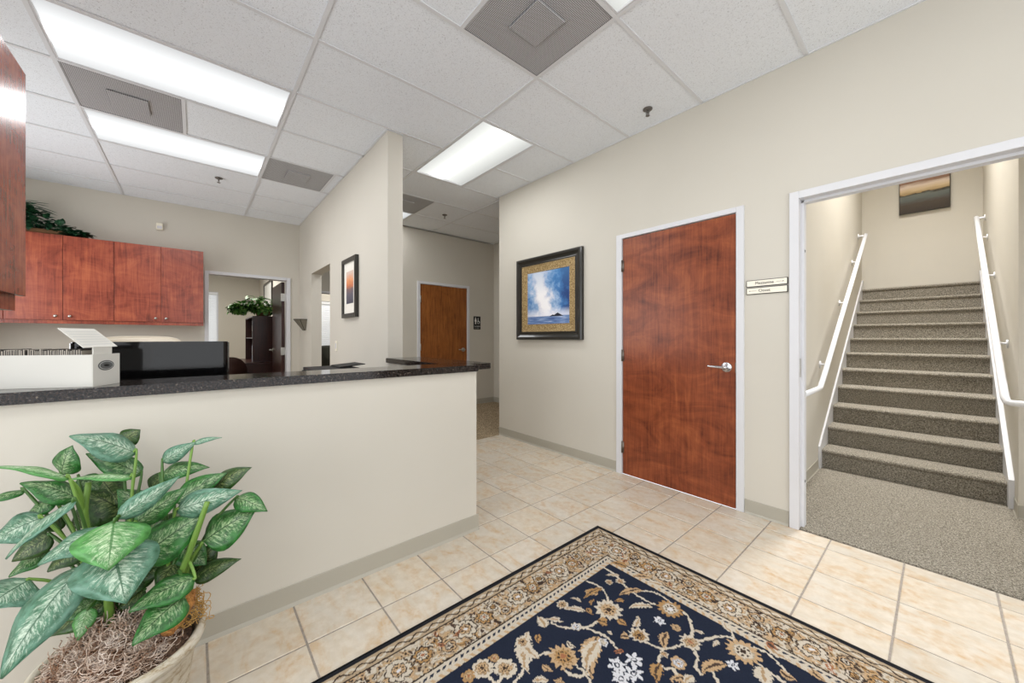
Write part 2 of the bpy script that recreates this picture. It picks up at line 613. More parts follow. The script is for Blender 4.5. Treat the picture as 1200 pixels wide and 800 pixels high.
def lathe(bm, prof, cx, cy, seg=32, z0=0.0, close=False):
    rings = []
    for r, z in prof:
        if r < 1e-6:
            rings.append([bm.verts.new((cx, cy, z0 + z))])
        else:
            rings.append([bm.verts.new((cx + r * math.cos(2 * math.pi * j / seg), cy + r * math.sin(2 * math.pi * j / seg), z0 + z)) for j in range(seg)])
    for a, b in zip(rings, rings[1:]):
        for j in range(seg):
            q = [a[j % len(a)], a[(j + 1) % len(a)], b[(j + 1) % len(b)], b[j % len(b)]]
            u = []
            for x in q:
                if x not in u:
                    u.append(x)
            if len(u) > 2:
                bm.faces.new(u)
    bmesh.ops.recalc_face_normals(bm, faces=bm.faces)
    return bm


def smoothpath(pts, n=6):
    """Catmull-Rom through pts"""
    P = [Vector(p) for p in pts]
    P = [P[0] * 2 - P[1]] + P + [P[-1] * 2 - P[-2]]
    out = []
    for i in range(1, len(P) - 2):
        for j in range(n):
            t = j / n
            a, b, c, d = P[i - 1], P[i], P[i + 1], P[i + 2]
            out.append(0.5 * ((2 * b) + (c - a) * t + (2 * a - 5 * b + 4 * c - d) * t * t + (3 * b - a - 3 * c + d) * t ** 3))
    out.append(P[-2])
    return out


def ray(px, py):
    """direction (forward component 1) of a photograph pixel, to place modelled points at a chosen depth"""
    u, w = (px - 600) / FPX, -(py - HORIZON) / FPX
    return Vector((-math.sin(YAW) + u * math.cos(YAW), math.cos(YAW) + u * math.sin(YAW), w))


def at(px, py, depth):
    return Vector((0, 0, CAM_H)) + ray(px, py) * depth


def frame4(bm, axis, a0, a1, z0, z1, w, d0, d1, bottom=True):
    """picture or door frame of four bars; axis 'x': lies in the x-z plane, d along y; 'y': lies in y-z, d along x"""
    bars = [(a0, a0 + w, z0, z1), (a1 - w, a1, z0, z1), (a0 + w, a1 - w, z1 - w, z1)]
    if bottom:
        bars.append((a0 + w, a1 - w, z0, z0 + w))
    for p0, p1, q0, q1 in bars:
        if axis == 'x':
            box(bm, p0, p1, d0, d1, q0, q1)
        else:
            box(bm, d0, d1, p0, p1, q0, q1)
    return bm


def uvquad(name, corners, material, parent):
    """flat print with 0..1 UV: corners bl, br, tr, tl"""
    bm = bmesh.new()
    vs = [bm.verts.new(c) for c in corners]
    f = bm.faces.new(vs)
    uv = bm.loops.layers.uv.new('UVMap')
    for lp, c in zip(f.loops, ((0, 0), (1, 0), (1, 1), (0, 1))):
        lp[uv].uv = c
    return obj(name, bm, material, parent)


def text_mesh(name, body, size, material, parent, loc, rot, align='CENTER', extrude=0.0006):
    cu = bpy.data.curves.new(name, 'FONT')
    cu.body = body
    cu.size = size
    cu.align_x = align
    cu.align_y = 'CENTER'
    cu.extrude = extrude
    tmp = bpy.data.objects.new(name + '_source', cu)
    C.objects.link(tmp)
    dg = bpy.context.evaluated_depsgraph_get()
    me = bpy.data.meshes.new_from_object(tmp.evaluated_get(dg))
    bpy.data.objects.remove(tmp)
    bpy.data.curves.remove(cu)
    me.materials.clear()
    me.materials.append(MATS[material])
    o = bpy.data.objects.new(name, me)
    C.objects.link(o)
    o.parent = parent
    o.location = Vector(loc) - worldof(parent)
    o.rotation_euler = rot
    return o


# ------------------------------------------------------------------ room shell
CEIL = 3.03
YR = 2.95          # face of the long right-hand wall
WT = 0.14


def wall(name, axis, f0, f1, a0, a1, z0, z1, holes=(), label=None):
    """wall slab. axis 'x': runs along x between a0..a1, thickness f0..f1 in y. holes: (h0,h1,hz0,hz1)"""
    bm = bmesh.new()
    cuts = sorted(holes)
    segs = []
    cur = a0
    for h0, h1, hz0, hz1 in cuts:
        if h0 > cur:
            segs.append((cur, h0, z0, z1))
        if hz0 > z0:
            segs.append((h0, h1, z0, hz0))
        if hz1 < z1:
            segs.append((h0, h1, hz1, z1))
        cur = h1
    if cur < a1:
        segs.append((cur, a1, z0, z1))
    for s0, s1, q0, q1 in segs:
        if axis == 'x':
            box(bm, s0, s1, f0, f1, q0, q1)
        else:
            box(bm, f0, f1, s0, s1, q0, q1)
    return setp(obj(name, bm, 'paint'), label or 'beige painted wall', 'wall', kind='structure')


wall('wall_right', 'x', YR, YR + WT, -3.68, 2.6, 0, CEIL + 0.005, [(-1.915, -0.925, 0, 2.15), (-0.62, 0.39, 0, 2.15)], 'long beige wall with the cherry door and the stair opening')
wall('wall_hall_side', 'y', -3.68, -3.56, YR + WT, 4.37, 0, CEIL + 0.005, label='beige return wall round the corner from the seascape picture')
wall('wall_hall_end', 'x', 4.37, 4.48, -5.74, -3.56, 0, CEIL + 0.005, label='beige end wall of the hall right of the restroom sign')
wall('wall_hall_far', 'y', -5.74, -5.62, 2.47, 4.37, 0, CEIL + 0.005, [(2.80, 3.775, 0, 2.15)], 'beige far hall wall holding the restroom door')
wall('wall_divider', 'x', 1.265, 1.40, -11.6, -3.12, 0, CEIL + 0.005, [(-5.90, -4.93, 0, 2.155)], 'beige divider wall with a doorless opening and a narrow framed picture')
wall('wall_back', 'y', -6.83, -6.69, -1.9, 1.265, 0, CEIL + 0.005, [(0.11, 1.125, 0, 2.155)], 'beige back wall behind the cherry cabinets')
wall('wall_left', 'x', -2.0, -1.9, -6.69, -2.52, 0, CEIL + 0.005, [(-6.0, -3.4, 0.75, 2.45)], label='beige left wall of the reception office')
wall('wall_left_return', 'y', -2.62, -2.52, -1.9, -1.0, 0, CEIL + 0.005, label='beige return wall behind the near left cabinet')
wall('wall_left_wing', 'x', -1.0, -0.9, -2.62, -1.95, 0, CEIL + 0.005, label='beige wing wall carrying the near left cabinet')
wall('wall_lobby_left', 'y', -2.05, -1.95, -2.6, -1.0, 0, CEIL + 0.005, label='beige lobby wall behind the potted plant')
wall('wall_front', 'x', -2.7, -2.6, -2.05, 2.7, 0, CEIL + 0.005, [(-1.6, 2.3, 0.1, 2.7)], 'beige lobby wall with a wide added window that lets light in')
wall('wall_front_side', 'y', 2.6, 2.7, -2.6, YR + WT, 0, CEIL + 0.005, [(-2.0, 2.4, 0.1, 2.7)], 'beige lobby wall with a wide added side window that lets light in')
wall('wall_counter', 'y', -2.06, -1.95, -0.9, 1.375, 0, 1.02, label='low beige half wall under the granite counter')
wall('wall_counter_return', 'x', 1.265, 1.375, -3.12, -2.06, 0, 1.02, label='low beige half wall under the granite return')
wall('wall_stair_left', 'y', -0.885, -0.745, YR + WT, 7.42, 0, 5.4, label='beige stair wall with the left handrail')
wall('wall_stair_right', 'y', 0.350, 0.470, 4.25, 7.42, 0, 5.4, label='beige stair wall with the right handrail')
wall('wall_stair_back', 'x', 7.42, 7.54, -0.885, 0.470, 0, 5.4, label='beige wall at the top of the stairs')
wall('wall_landing_right', 'x', 4.25, 4.37, 0.470, 1.80, 0, 5.4, label='beige landing wall right of the stairs')
wall('wall_landing_side', 'y', 1.80, 1.90, YR + WT, 4.37, 0, 5.4, [(3.2, 4.1, 0.05, 2.2)], 'beige landing wall with a glazed door')
wall('wall_stair_front', 'x', YR + WT - 0.13, YR + WT - 0.01, -0.885, 1.90, CEIL + 0.06, 5.4, label='beige upper wall above the stair opening')
wall('wall_office_far', 'y', -11.72, -11.6, -1.0, 1.265, 0, CEIL, [(-0.75, 0.43, 0.9, 2.36)], 'beige far office wall with a blind in its window')
wall('wall_office_left', 'x', -1.1, -1.0, -11.6, -6.83, 0, CEIL, label='beige left wall of the back office')
wall('wall_passage', 'y', -7.92, -7.80, 1.40, 3.2, 0, CEIL, [(1.47, 2.7, 0, 2.1)], 'beige wall with a cased opening beyond the divider wall')
wall('wall_passage_far', 'y', -9.4, -9.28, 1.40, 3.2, 0, CEIL, [(2.05, 2.95, 0.95, 2.08)], 'beige far passage wall with a blind in its window')
wall('wall_passage_side', 'x', 3.2, 3.3, -9.28, -5.74, 0, CEIL, label='beige side wall of the passage')

# floor: grout bed with each ceramic tile, and carpets
fl = setp(obj('floor', B(-3.66, 2.6, -2.6, YR + 0.005, -0.06, -0.003), 'grout'), 'cream ceramic tile floor with grey grout joints', 'floor', kind='structure')
obj('hall_carpet', B(-11.7, -3.66, 1.40, 4.4, -0.06, 0.004), 'hall_carpet', fl)
obj('office_carpet', B(-11.7, -3.66, -2.0, 1.40, -0.06, -0.001), 'hall_carpet', fl)
obj('landing_carpet', B(-0.745, 1.80, YR + 0.005, 4.53, -0.06, 0.006), 'carpet', fl)
obj('reception_carpet', B(-3.66, -2.06, -1.9, 1.265, -0.0029, 0.003), 'hall_carpet', fl)
TP, GX0, GY0 = 0.3077, -0.1265, 0.035
tile_cache = {}


def floor_tile(x0, x1, y0, y1):
    key = (round(x1 - x0, 3), round(y1 - y0, 3))
    if key not in tile_cache:
        w, d = key[0] / 2 - 0.004, key[1] / 2 - 0.004
        bm = B(-w, w, -d, d, -0.008, 0.0)
        top = [e for e in bm.edges if all(v.co.z > -0.001 for v in e.verts)]
        bmesh.ops.bevel(bm, geom=top, offset=0.0022, segments=1, affect='EDGES')
        o = obj('floor_tile', bm, 'ceramic_tile', local=True)
        tile_cache[key] = o
    else:
        o = tile_cache[key].copy()
        C.objects.link(o)
    o.parent = fl
    o.location = ((x0 + x1) / 2, (y0 + y1) / 2, random.uniform(-0.0004, 0.0002))


ntile = 0
for i in range(-12, 6):
    for j in range(-5, 10):
        x0, x1 = GX0 + i * TP, GX0 + (i + 1) * TP
        y0, y1 = GY0 + j * TP, GY0 + (j + 1) * TP
        x0, y1 = max(x0, -3.66), min(y1, YR)
        if x1 <= -1.95 and y1 < 1.375:
            continue
        if x1 < -1.95 and y0 < 1.375:
            y0 = 1.375
        if x0 < -1.95 and y1 <= 1.375:
            x0 = -1.95
        if x1 - x0 < 0.012 or y1 - y0 < 0.012:
            continue
        floor_tile(x0, x1, y0, y1)
        ntile += 1

# baseboards (coved vinyl)
def baseboard(name, axis, face, sign, runs, label):
    bm = bmesh.new()
    h = 0.098
    for a0, a1 in runs:
        pr = [(face, 0.0), (face + sign * 0.013, 0.0), (face + sign * 0.010, 0.005), (face + sign * 0.005, 0.014), (face + sign * 0.004, h - 0.003), (face + sign * 0.002, h), (face, h)]
        prism(bm, pr, 'y' if axis == 'y' else 'x', a0, a1) if axis == 'x' else prism(bm, pr, 'y', a0, a1)
    return setp(obj(name, bm, 'baseboard_vinyl'), label, 'baseboard', kind='structure')


def bb(name, axis, face, sign, runs, label):
    """axis 'x': wall runs along x, face is its y; axis 'y': wall runs along y, face is its x"""
    bm = bmesh.new()
    h = 0.098
    s = sign
    pr = [(face, 0.0), (face + s * 0.014, 0.0), (face + s * 0.011, 0.005), (face + s * 0.005, 0.014), (face + s * 0.004, h - 0.003), (face + s * 0.002, h), (face, h)]
    for a0, a1 in runs:
        prism(bm, pr, axis, a0, a1)
    return setp(obj(name, bm, 'baseboard_vinyl'), label, 'baseboard', kind='structure')


bb('baseboard_right', 'x', YR, -1, [(-3.68, -1.945), (-0.90, -0.645)], 'grey beige cove baseboard along the long right wall')
bb('baseboard_counter', 'y', -1.95, 1, [(-0.9, 1.389)], 'grey beige cove baseboard along the counter half wall')
bb('baseboard_counter_end', 'x', 1.375, 1, [(-3.12, -1.95)], 'grey beige cove baseboard round the end of the counter half wall')
bb('baseboard_hall_far', 'y', -5.62, 1, [(3.80, 4.37)], 'grey beige baseboard under the restroom sign')
bb('baseboard_hall_end', 'x', 4.37, -1, [(-5.62, -3.68)], 'grey beige baseboard at the end of the hall')
bb('baseboard_stair', 'y', -0.745, 1, [(3.09, 4.43)], 'grey beige baseboard left of the bottom step')
bb('baseboard_landing', 'x', 4.25, -1, [(0.350, 1.80)], 'grey beige baseboard at the corner right of the stairs')
bb('baseboard_landing_return', 'y', 0.350, -1, [(4.236, 4.43)], 'grey beige baseboard beside the right stair skirt')

# ------------------------------------------------------------------ ceiling: every tile and tee of the grid
XP = 0.633
xg = lambda k: -1.185 - XP * k
yg = lambda j: -0.69 + 1.24 * j
bm = bmesh.new()
box(bm, -6.83, 2.7, -2.7, YR + WT - 0.14, 3.058, 3.09)
box(bm, -11.72, -3.56, YR, 4.48, 3.058, 3.09)
box(bm, -11.72, -6.83, -1.1, YR, CEIL, 3.09)
ceil = setp(obj('ceiling', bm, 'plenum'), 'suspended ceiling of pale grey acoustic tiles in a white grid', 'ceiling', kind='structure')
st = B(-0.885, 1.90, YR + WT - 0.13, 7.54, 5.4, 5.45)
obj('stairwell_ceiling', st, 'paint', ceil)
mid = 0.62
cells = []        # (x0,x1,y0,y1) acoustic tiles
special = {}
for key, lst in {(3, 0): [], (4, 0): [(0, mid, 1)], (5, 0): [], (5, 1): [(mid, 1.24, 0)], (0, 1): [(0, mid - 0.0, 0)], (2, 2): [(mid, 1.24, 0)], (3, 2): [(mid, 1.24, 0)],
                 (-1, 1): [], (5, 2): [(mid, 1.24, 0)], (6, 2): [(mid, 1.24, 0)], (7, 2): [(mid, 1.24, 0)], (-4, 1): [], (-4, -1): [], (-1, -1): []}.items():
    special[key] = lst
special[(4, 0)] = [(mid, 1.24, 0)]
tees = []
for kk in range(-6, 9):
    x1, x0 = xg(kk), xg(kk + 1)
    for j in range(-2, 5):
        y0, y1 = yg(j), yg(j + 1)
        parts = special.get((kk, j))
        spans = [(y0, y1)] if parts is None else [(y0 + p[0], y0 + p[1]) for p in parts]
        for a0, a1 in spans:
            X0, X1, A0, A1 = max(x0, -6.69), min(x1, 2.6), max(a0, -2.6), min(a1, 4.37)
            if X1 > -3.6:
                A1 = min(A1, YR)
            elif X0 < -3.75 and X1 > -3.6:
                A1 = min(A1, YR)
            if X1 - X0 > 0.03 and A1 - A0 > 0.03:
                cells.append((X0, X1, A0, A1))
tile_mesh = {}
for X0, X1, A0, A1 in cells:
    key = (round(X1 - X0, 3), round(A1 - A0, 3))
    if key not in tile_mesh:
        w, d = key[0] / 2 - 0.006, key[1] / 2 - 0.006
        bmt = B(-w, w, -d, d, 0.0, 0.014)
        o = obj('ceiling_tile', bmt, 'acoustic_tile', local=True)
        tile_mesh[key] = o
    else:
        o = tile_mesh[key].copy()
        C.objects.link(o)
    o.parent = ceil
    o.location = ((X0 + X1) / 2, (A0 + A1) / 2, CEIL + 0.006 + random.uniform(0, 0.0015))


def tee(x0, x1, y0, y1):
    obj('tee_bar', B(x0, x1, y0, y1, CEIL, CEIL + 0.0055), 'tee_white', ceil)


hw = 0.012
for j in range(-1, 4):           # main runners along x
    y = yg(j)
    if j == 3:
        tee(-6.69, -3.68, y - hw, y + hw)
    else:
        tee(-6.69, 2.6, y - hw, y + hw)
for kk in range(-5, 9):          # cross tees along y, cut where a fixture spans them
    x = xg(kk)
    for j in range(-2, 4):
        y0, y1 = max(yg(j), -2.6) + hw, min(yg(j + 1), 4.37 if x < -3.68 else YR) - hw
        if (kk, j) == (3, 2):
            y0 = yg(2) + mid + hw
        if (kk, j) == (7, 2):
            y0 = yg(2) + mid + hw
        if y1 - y0 > 0.05:
            tee(x - hw, x + hw, y0, y1)
for (k0, k1, j) in ((4, 5, 0), (5, 6, 1), (0, 1, 1), (2, 4, 2), (5, 6, 2), (6, 8, 2)):   # short tees at half-module fixtures
    y = yg(j) + mid
    tee(xg(k1) + hw, xg(k0) - hw, y - hw, y + hw)
# wall angle round the room
for a in ((-3.68, 2.6, YR - 0.016, YR), (-6.69, -3.12, 1.249, 1.265), (-3.12, -3.104, 1.265, 1.40), (-6.69, -6.674, -1.9, 1.249), (-5.62, -5.604, 2.47, 4.37)):
    tee(*a)


def troffer(x0, x1, y0, y1, along, dm, label, power=14):
    cx, cy = (x0 + x1) / 2, (y0 + y1) / 2
    t = thing('ceiling_light', (cx, cy, CEIL), label, 'ceiling light')
    L, W = (y1 - y0, x1 - x0) if along == 'y' else (x1 - x0, y1 - y0)
    L, W = L - 0.026, W - 0.026
    t.rotation_euler = (0, 0, 0 if along == 'y' else math.radians(90))
    bm = bmesh.new()
    rw = 0.010
    box(bm, -W / 2, -W / 2 + rw, -L / 2, L / 2, 0.001, 0.024)
    box(bm, W / 2 - rw, W / 2, -L / 2, L / 2, 0.001, 0.024)
    box(bm, -W / 2 + rw, W / 2 - rw, -L / 2, -L / 2 + rw, 0.001, 0.024)
    box(bm, -W / 2 + rw, W / 2 - rw, L / 2 - rw, L / 2, 0.001, 0.024)
    f = obj('frame', bm, 'white_paint', t, local=True)
    bm = bmesh.new()
    n = 16
    prof = []
    for i in range(n + 1):
        u = -1 + 2 * i / n
        prof.append((u * (W / 2 - rw), 0.006 + 0.016 * (1 - u * u)))
    rows = [[bm.verts.new((x, s * (L / 2 - rw), z)) for x, z in prof] for s in (-1, 1)]
    for i in range(n):
        bm.faces.new((rows[0][i], rows[1][i], rows[1][i + 1], rows[0][i + 1]))
    obj('diffuser', bm, dm, t, smooth=True, local=True)
    d = bpy.data.lights.new('tube_light', 'AREA')
    d.shape = 'RECTANGLE'
    d.size, d.size_y = W * 0.8, L * 0.9
    d.energy = power
    d.color = (0.98, 0.99, 1.0)
    o = bpy.data.objects.new('tube_light', d)
    C.objects.link(o)
    o.parent = t
    o.location = (0, 0, -0.004)
    return t


troffer(xg(4), xg(3), yg(0), yg(1), 'y', 'diffuser_cool', 'large bright troffer over the reception, nearer of the pair above the cabinets')
troffer(xg(6), xg(5), yg(0), yg(1), 'y', 'diffuser_cool', 'bright troffer over the reception, farther from the camera, behind the square vent')
troffer(xg(4), xg(2), yg(2), yg(2) + mid, 'x', 'diffuser_warm', 'bright troffer in the ceiling between divider wall end and seascape wall')
troffer(xg(0), xg(-1), yg(1), yg(2), 'y', 'diffuser_warm', 'bright troffer corner at the top edge beside the perforated vent')
troffer(xg(8), xg(6), yg(2), yg(2) + mid, 'x', 'diffuser_cool', 'bright troffer tip in the hall behind the divider wall end')
troffer(xg(-3), xg(-4), yg(1), yg(2), 'y', 'diffuser_warm', 'bright fill troffer added over the lobby behind the camera, beside the stair wall')  # unseen fixture, added as lobby fill
troffer(xg(-3), xg(-4), yg(-1), yg(0), 'y', 'diffuser_warm', 'bright fill troffer added over the lobby behind the camera, near the added front window')  # another unseen fixture added for fill
troffer(xg(0), xg(-1), yg(-1), yg(0), 'y', 'diffuser_warm', 'bright fill troffer added out of view over the lobby in front of the potted plant')  # also out of view, added for fill


def vent(x0, x1, y0, y1, label, centre=True):
    cx, cy = (x0 + x1) / 2, (y0 + y1) / 2
    t = thing('air_vent', (cx, cy, CEIL), label, 'air vent')
    w, d = (x1 - x0) / 2 - 0.013, (y1 - y0) / 2 - 0.013
    obj('face_plate', B(-w, w, -d, d, 0.002, 0.008), 'perforated_metal', t, local=True)
    bm = bmesh.new()
    for s in (-1, 1):
        box(bm, s * w, s * (w - 0.006), -d, d, -0.001, 0.002)
        box(bm, -w + 0.006, w - 0.006, s * d, s * (d - 0.006), -0.001, 0.002)
    obj('rim', bm, 'perforated_metal', t, local=True)
    obj('deflector_plate', B(-0.118, 0.118, -0.108, 0.108, -0.010, 0.001, bev=0.003), 'perforated_metal', t, local=True)
    return t


vent(xg(1), xg(0), yg(1) + mid, yg(2), 'large perforated square vent at the top centre of the ceiling')
vent(xg(5), xg(4), yg(0), yg(0) + mid, 'grey square vent between the two reception troffers')
vent(xg(6), xg(5), yg(1), yg(1) + mid, 'grey square vent beside the divider wall')
vent(xg(6), xg(5), yg(2), yg(2) + mid, 'grey square vent in the hall behind the divider wall end')


def sprinkler(x, y, label):
    t = thing('sprinkler_head', (x, y, CEIL), label, 'sprinkler')
    bm = lathe(bmesh.new(), [(0.0, 0.006), (0.036, 0.006), (0.036, 0.0), (0.026, -0.006), (0.012, -0.008), (0.0, -0.008)], 0, 0, 20)
    obj('escutcheon', bm, 'sprinkler_metal', t, True, local=True)
    bm = bmesh.new()
    tube(bm, [(0, 0, -0.006), (0, 0, -0.03)], 0.007, 8)
    for s in (-1, 1):
        tube(bm, smoothpath([(s * 0.007, 0, -0.012), (s * 0.014, 0, -0.026), (0, 0, -0.046)], 4), 0.0028, 6)
    obj('frame', bm, 'sprinkler_metal', t, True, local=True)
    bm = lathe(bmesh.new(), [(0.0, -0.046), (0.016, -0.046), (0.016, -0.049), (0.0, -0.049)], 0, 0, 16)
    obj('deflector', bm, 'sprinkler_metal', t, False, local=True)


sprinkler(-1.50, 2.70, 'dark sprinkler head in the ceiling above the cherry door')
sprinkler(-5.30, 0.20, 'dark sprinkler head in the ceiling behind the reception troffers')
sprinkler(-4.73, 2.77, 'dark sprinkler head in the hall ceiling')


# ------------------------------------------------------------------ doors
def lever(parent, px, py, pz, normal, toward, material='chrome'):
    """rose and lever handle. normal: outward unit (x,y); toward: direction of the lever (x,y)"""
    h = thing('door_handle')
    h.parent = parent
    h.location = Vector((px, py, pz)) - worldof(parent)
    nx, ny = normal
    tx, ty = toward
    Nn, T = Vector((nx, ny, 0)), Vector((tx, ty, 0))
    bm = bmesh.new()
    tube(bm, [Nn * 0.0, Nn * 0.010, Nn * 0.013], [0.036, 0.036, 0.032], 24)
    obj('rose', bm, material, h, True, local=True)
    bm = bmesh.new()
    tube(bm, [Nn * 0.012, Nn * 0.05], [0.014, 0.013], 14)
    pts = smoothpath([Nn * 0.046 - T * 0.012, Nn * 0.05 + T * 0.02, Nn * 0.05 + T * 0.07 + Vector((0, 0, 0.002)), Nn * 0.046 + T * 0.118 + Vector((0, 0, 0.004))], 5)
    tube(bm, pts, [0.012 - 0.004 * i / (len(pts) - 1) for i in range(len(pts))], 12)
    obj('lever', bm, material, h, True, local=True)
    bm = bmesh.new()
    tube(bm, [Nn * 0.05, Nn * 0.062], 0.008, 12)
    obj('keyhole_cylinder', bm, material, h, True, local=True)
    return h


# main cherry door in the long wall
d1 = thing('door_1', (-1.42, YR, 0), 'closed reddish cherry wood door with lever handle left of the wall signs', 'door', kind='structure')
obj('door_leaf', B(-1.878, -0.958, YR - 0.004, YR + 0.040, 0.004, 2.128, bev=0.002), 'cherry_door', d1)
bm = bmesh.new()
for x0, x1 in ((-1.942, -1.884), (-0.952, -0.902)):
    box(bm, x0, x1, YR - 0.016, YR + WT + 0.002, 0, 2.172, bev=0.003)
box(bm, -1.884, -0.952, YR - 0.016, YR + WT + 0.002, 2.134, 2.172, bev=0.003)
obj('door_frame', bm, 'white_paint', d1)
for z in (1.885, 1.075, 0.245):
    bm = bmesh.new()
    tube(bm, [(-1.882, YR - 0.012, z - 0.052), (-1.882, YR - 0.012, z + 0.052)], 0.0085, 10)
    for q in (-0.018, 0.018):
        tube(bm, [(-1.882, YR - 0.012, z + q - 0.0008), (-1.882, YR - 0.012, z + q + 0.0008)], 0.0095, 10)
    box(bm, -1.890, -1.866, YR - 0.010, YR - 0.003, z - 0.05, z + 0.05)
    obj('hinge', bm, 'hinge_steel', d1, True)
lever(d1, -1.015, YR - 0.004, 1.02, (0, -1), (-1, 0))
obj('latch_plate', B(-0.960, -0.950, YR - 0.008, YR - 0.0045, 0.985, 1.055), 'hinge_steel', d1)

# opening to the stairs: hollow steel frame without a leaf in view
d2 = thing('door_2', (-0.1, YR, 0), 'white steel frame of the open doorway to the carpeted stairs', 'door frame', kind='structure')
bm = bmesh.new()
for s, xo, xi in ((1, -0.640, -0.590), (-1, 0.41, 0.36)):
    box(bm, min(xo, xi), max(xo, xi), YR - 0.018, YR + WT + 0.014, 0, 2.176, bev=0.003)
    box(bm, min(xi, xi + s * 0.016), max(xi, xi + s * 0.016), YR + 0.045, YR + 0.10, 0, 2.112)
box(bm, -0.590, 0.36, YR - 0.018, YR + WT + 0.014, 2.128, 2.176, bev=0.003)
box(bm, -0.574, 0.344, YR + 0.045, YR + 0.10, 2.112, 2.128)
obj('door_frame', bm, 'white_paint', d2)
obj('strike_plate', B(-0.5905, -0.5875, YR + 0.004, YR + 0.040, 0.98, 1.10), 'satin_nickel', d2)
for z in (1.80, 0.30):
    obj('silencer', B(-0.5735, -0.5715, YR + 0.060, YR + 0.075, z - 0.007, z + 0.007), 'grey_label', d2)

# restroom door in the hall
d3 = thing('door_3', (-5.62, 3.29, 0), 'closed brown cherry door with round rose handle at the end of the hall', 'door', kind='structure')
obj('door_leaf', B(-5.664, -5.622, 2.828, 3.748, 0.006, 2.128, bev=0.002), 'cherry_hall_door', d3)
bm = bmesh.new()
for y0, y1 in ((2.772, 2.823), (3.753, 3.80)):
    box(bm, -5.745, -5.604, y0, y1, 0, 2.176, bev=0.003)
box(bm, -5.745, -5.604, 2.823, 3.753, 2.134, 2.176, bev=0.003)
obj('door_frame', bm, 'white_paint', d3)
for z in (1.88, 1.08, 0.25):
    bm = bmesh.new()
    tube(bm, [(-5.612, 2.826, z - 0.055), (-5.612, 2.826, z + 0.055)], 0.011, 10)
    obj('hinge', bm, 'satin_nickel', d3, True)
lever(d3, -5.622, 3.67, 1.02, (1, 0), (0, -1), 'satin_nickel')

# office door, open against the divider wall
d4 = thing('door_4', (-6.69, 0.6, 0), 'white framed back office doorway right of the cherry cabinets, its dark leaf swung open', 'door', kind='structure')
bm = bmesh.new()
for y0, y1 in ((0.098, 0.142), (1.090, 1.138)):
    box(bm, -6.835, -6.674, y0, y1, 0, 2.174, bev=0.003)
box(bm, -6.835, -6.674, 0.142, 1.090, 2.130, 2.174, bev=0.003)
obj('door_frame', bm, 'white_paint', d4)
lf = obj('door_leaf', B(-7.745, -6.84, 1.040, 1.084, 0.012, 2.122, bev=0.002), 'espresso', d4)
for z in (1.88, 1.02, 0.25):
    obj('hinge', B(-6.841, -6.8355, 1.03, 1.091, z - 0.06, z + 0.06), 'satin_nickel', d4)
lever(d4, -7.66, 1.040, 1.02, (0, -1), (1, 0), 'satin_nickel')

# cased opening in the passage
t5 = bmesh.new()
for y0, y1 in ((1.42, 1.47), (2.70, 2.75)):
    box(t5, -7.93, -7.785, y0, y1, 0, 2.14)
box(t5, -7.93, -7.785, 1.47, 2.70, 2.10, 2.14)
setp(obj('trim_1', t5, 'white_paint'), 'white casing of the opening seen through the divider wall', 'trim', kind='structure')


# ------------------------------------------------------------------ windows with blinds
def window(nm, axis, face, back, a0, a1, z0, z1, label, slats=True, sash=1):
    w = thing(nm, (face, (a0 + a1) / 2, z0) if axis == 'y' else ((a0 + a1) / 2, face, z0), label, 'window', kind='structure')
    bm = bmesh.new()
    m0, m1 = (face + back * 0.6) / 1.6 - 0.02, (face + back * 0.6) / 1.6 + 0.02
    frame4(bm, axis, a0, a1, z0, z1, 0.04, m0, m1)
    for i in range(1, sash):
        c = a0 + (a1 - a0) * i / sash
        if axis == 'y':
            box(bm, m0, m1, c - 0.025, c + 0.025, z0 + 0.04, z1 - 0.04)
        else:
            box(bm, c - 0.025, c + 0.025, m0, m1, z0 + 0.04, z1 - 0.04)
    obj('window_frame', bm, 'white_paint', w)
    mm = (m0 + m1) / 2
    bm = B(mm - 0.003, mm + 0.003, a0 + 0.03, a1 - 0.03, z0 + 0.03, z1 - 0.03) if axis == 'y' else B(a0 + 0.03, a1 - 0.03, mm - 0.003, mm + 0.003, z0 + 0.03, z1 - 0.03)
    obj('pane', bm, 'glass', w)
    return w


window('window_1', 'y', -11.6, -11.72, -0.75, 0.43, 0.9, 2.36, 'office window left in the back doorway')
window('window_2', 'y', -9.28, -9.4, 2.05, 2.95, 0.95, 2.08, 'window seen through the opening in the divider wall')
window('window_3', 'x', -2.6, -2.7, -1.6, 2.3, 0.1, 2.7, 'wide front window added behind the camera to let light in', sash=3)  # unseen, added to let sky light into the lobby
window('window_4', 'y', 2.6, 2.7, -2.0, 2.4, 0.1, 2.7, 'wide side window added behind the camera to let light in', sash=3)  # unseen as well, added for more light from the side
window('window_6', 'x', -1.9, -2.0, -6.0, -3.4, 0.75, 2.45, 'window added out of view on the left to light the reception office', sash=2)  # made up to bring light into the reception
window('window_5', 'y', 1.80, 1.90, 3.2, 4.1, 0.05, 2.2, 'glazed door of the stair landing')


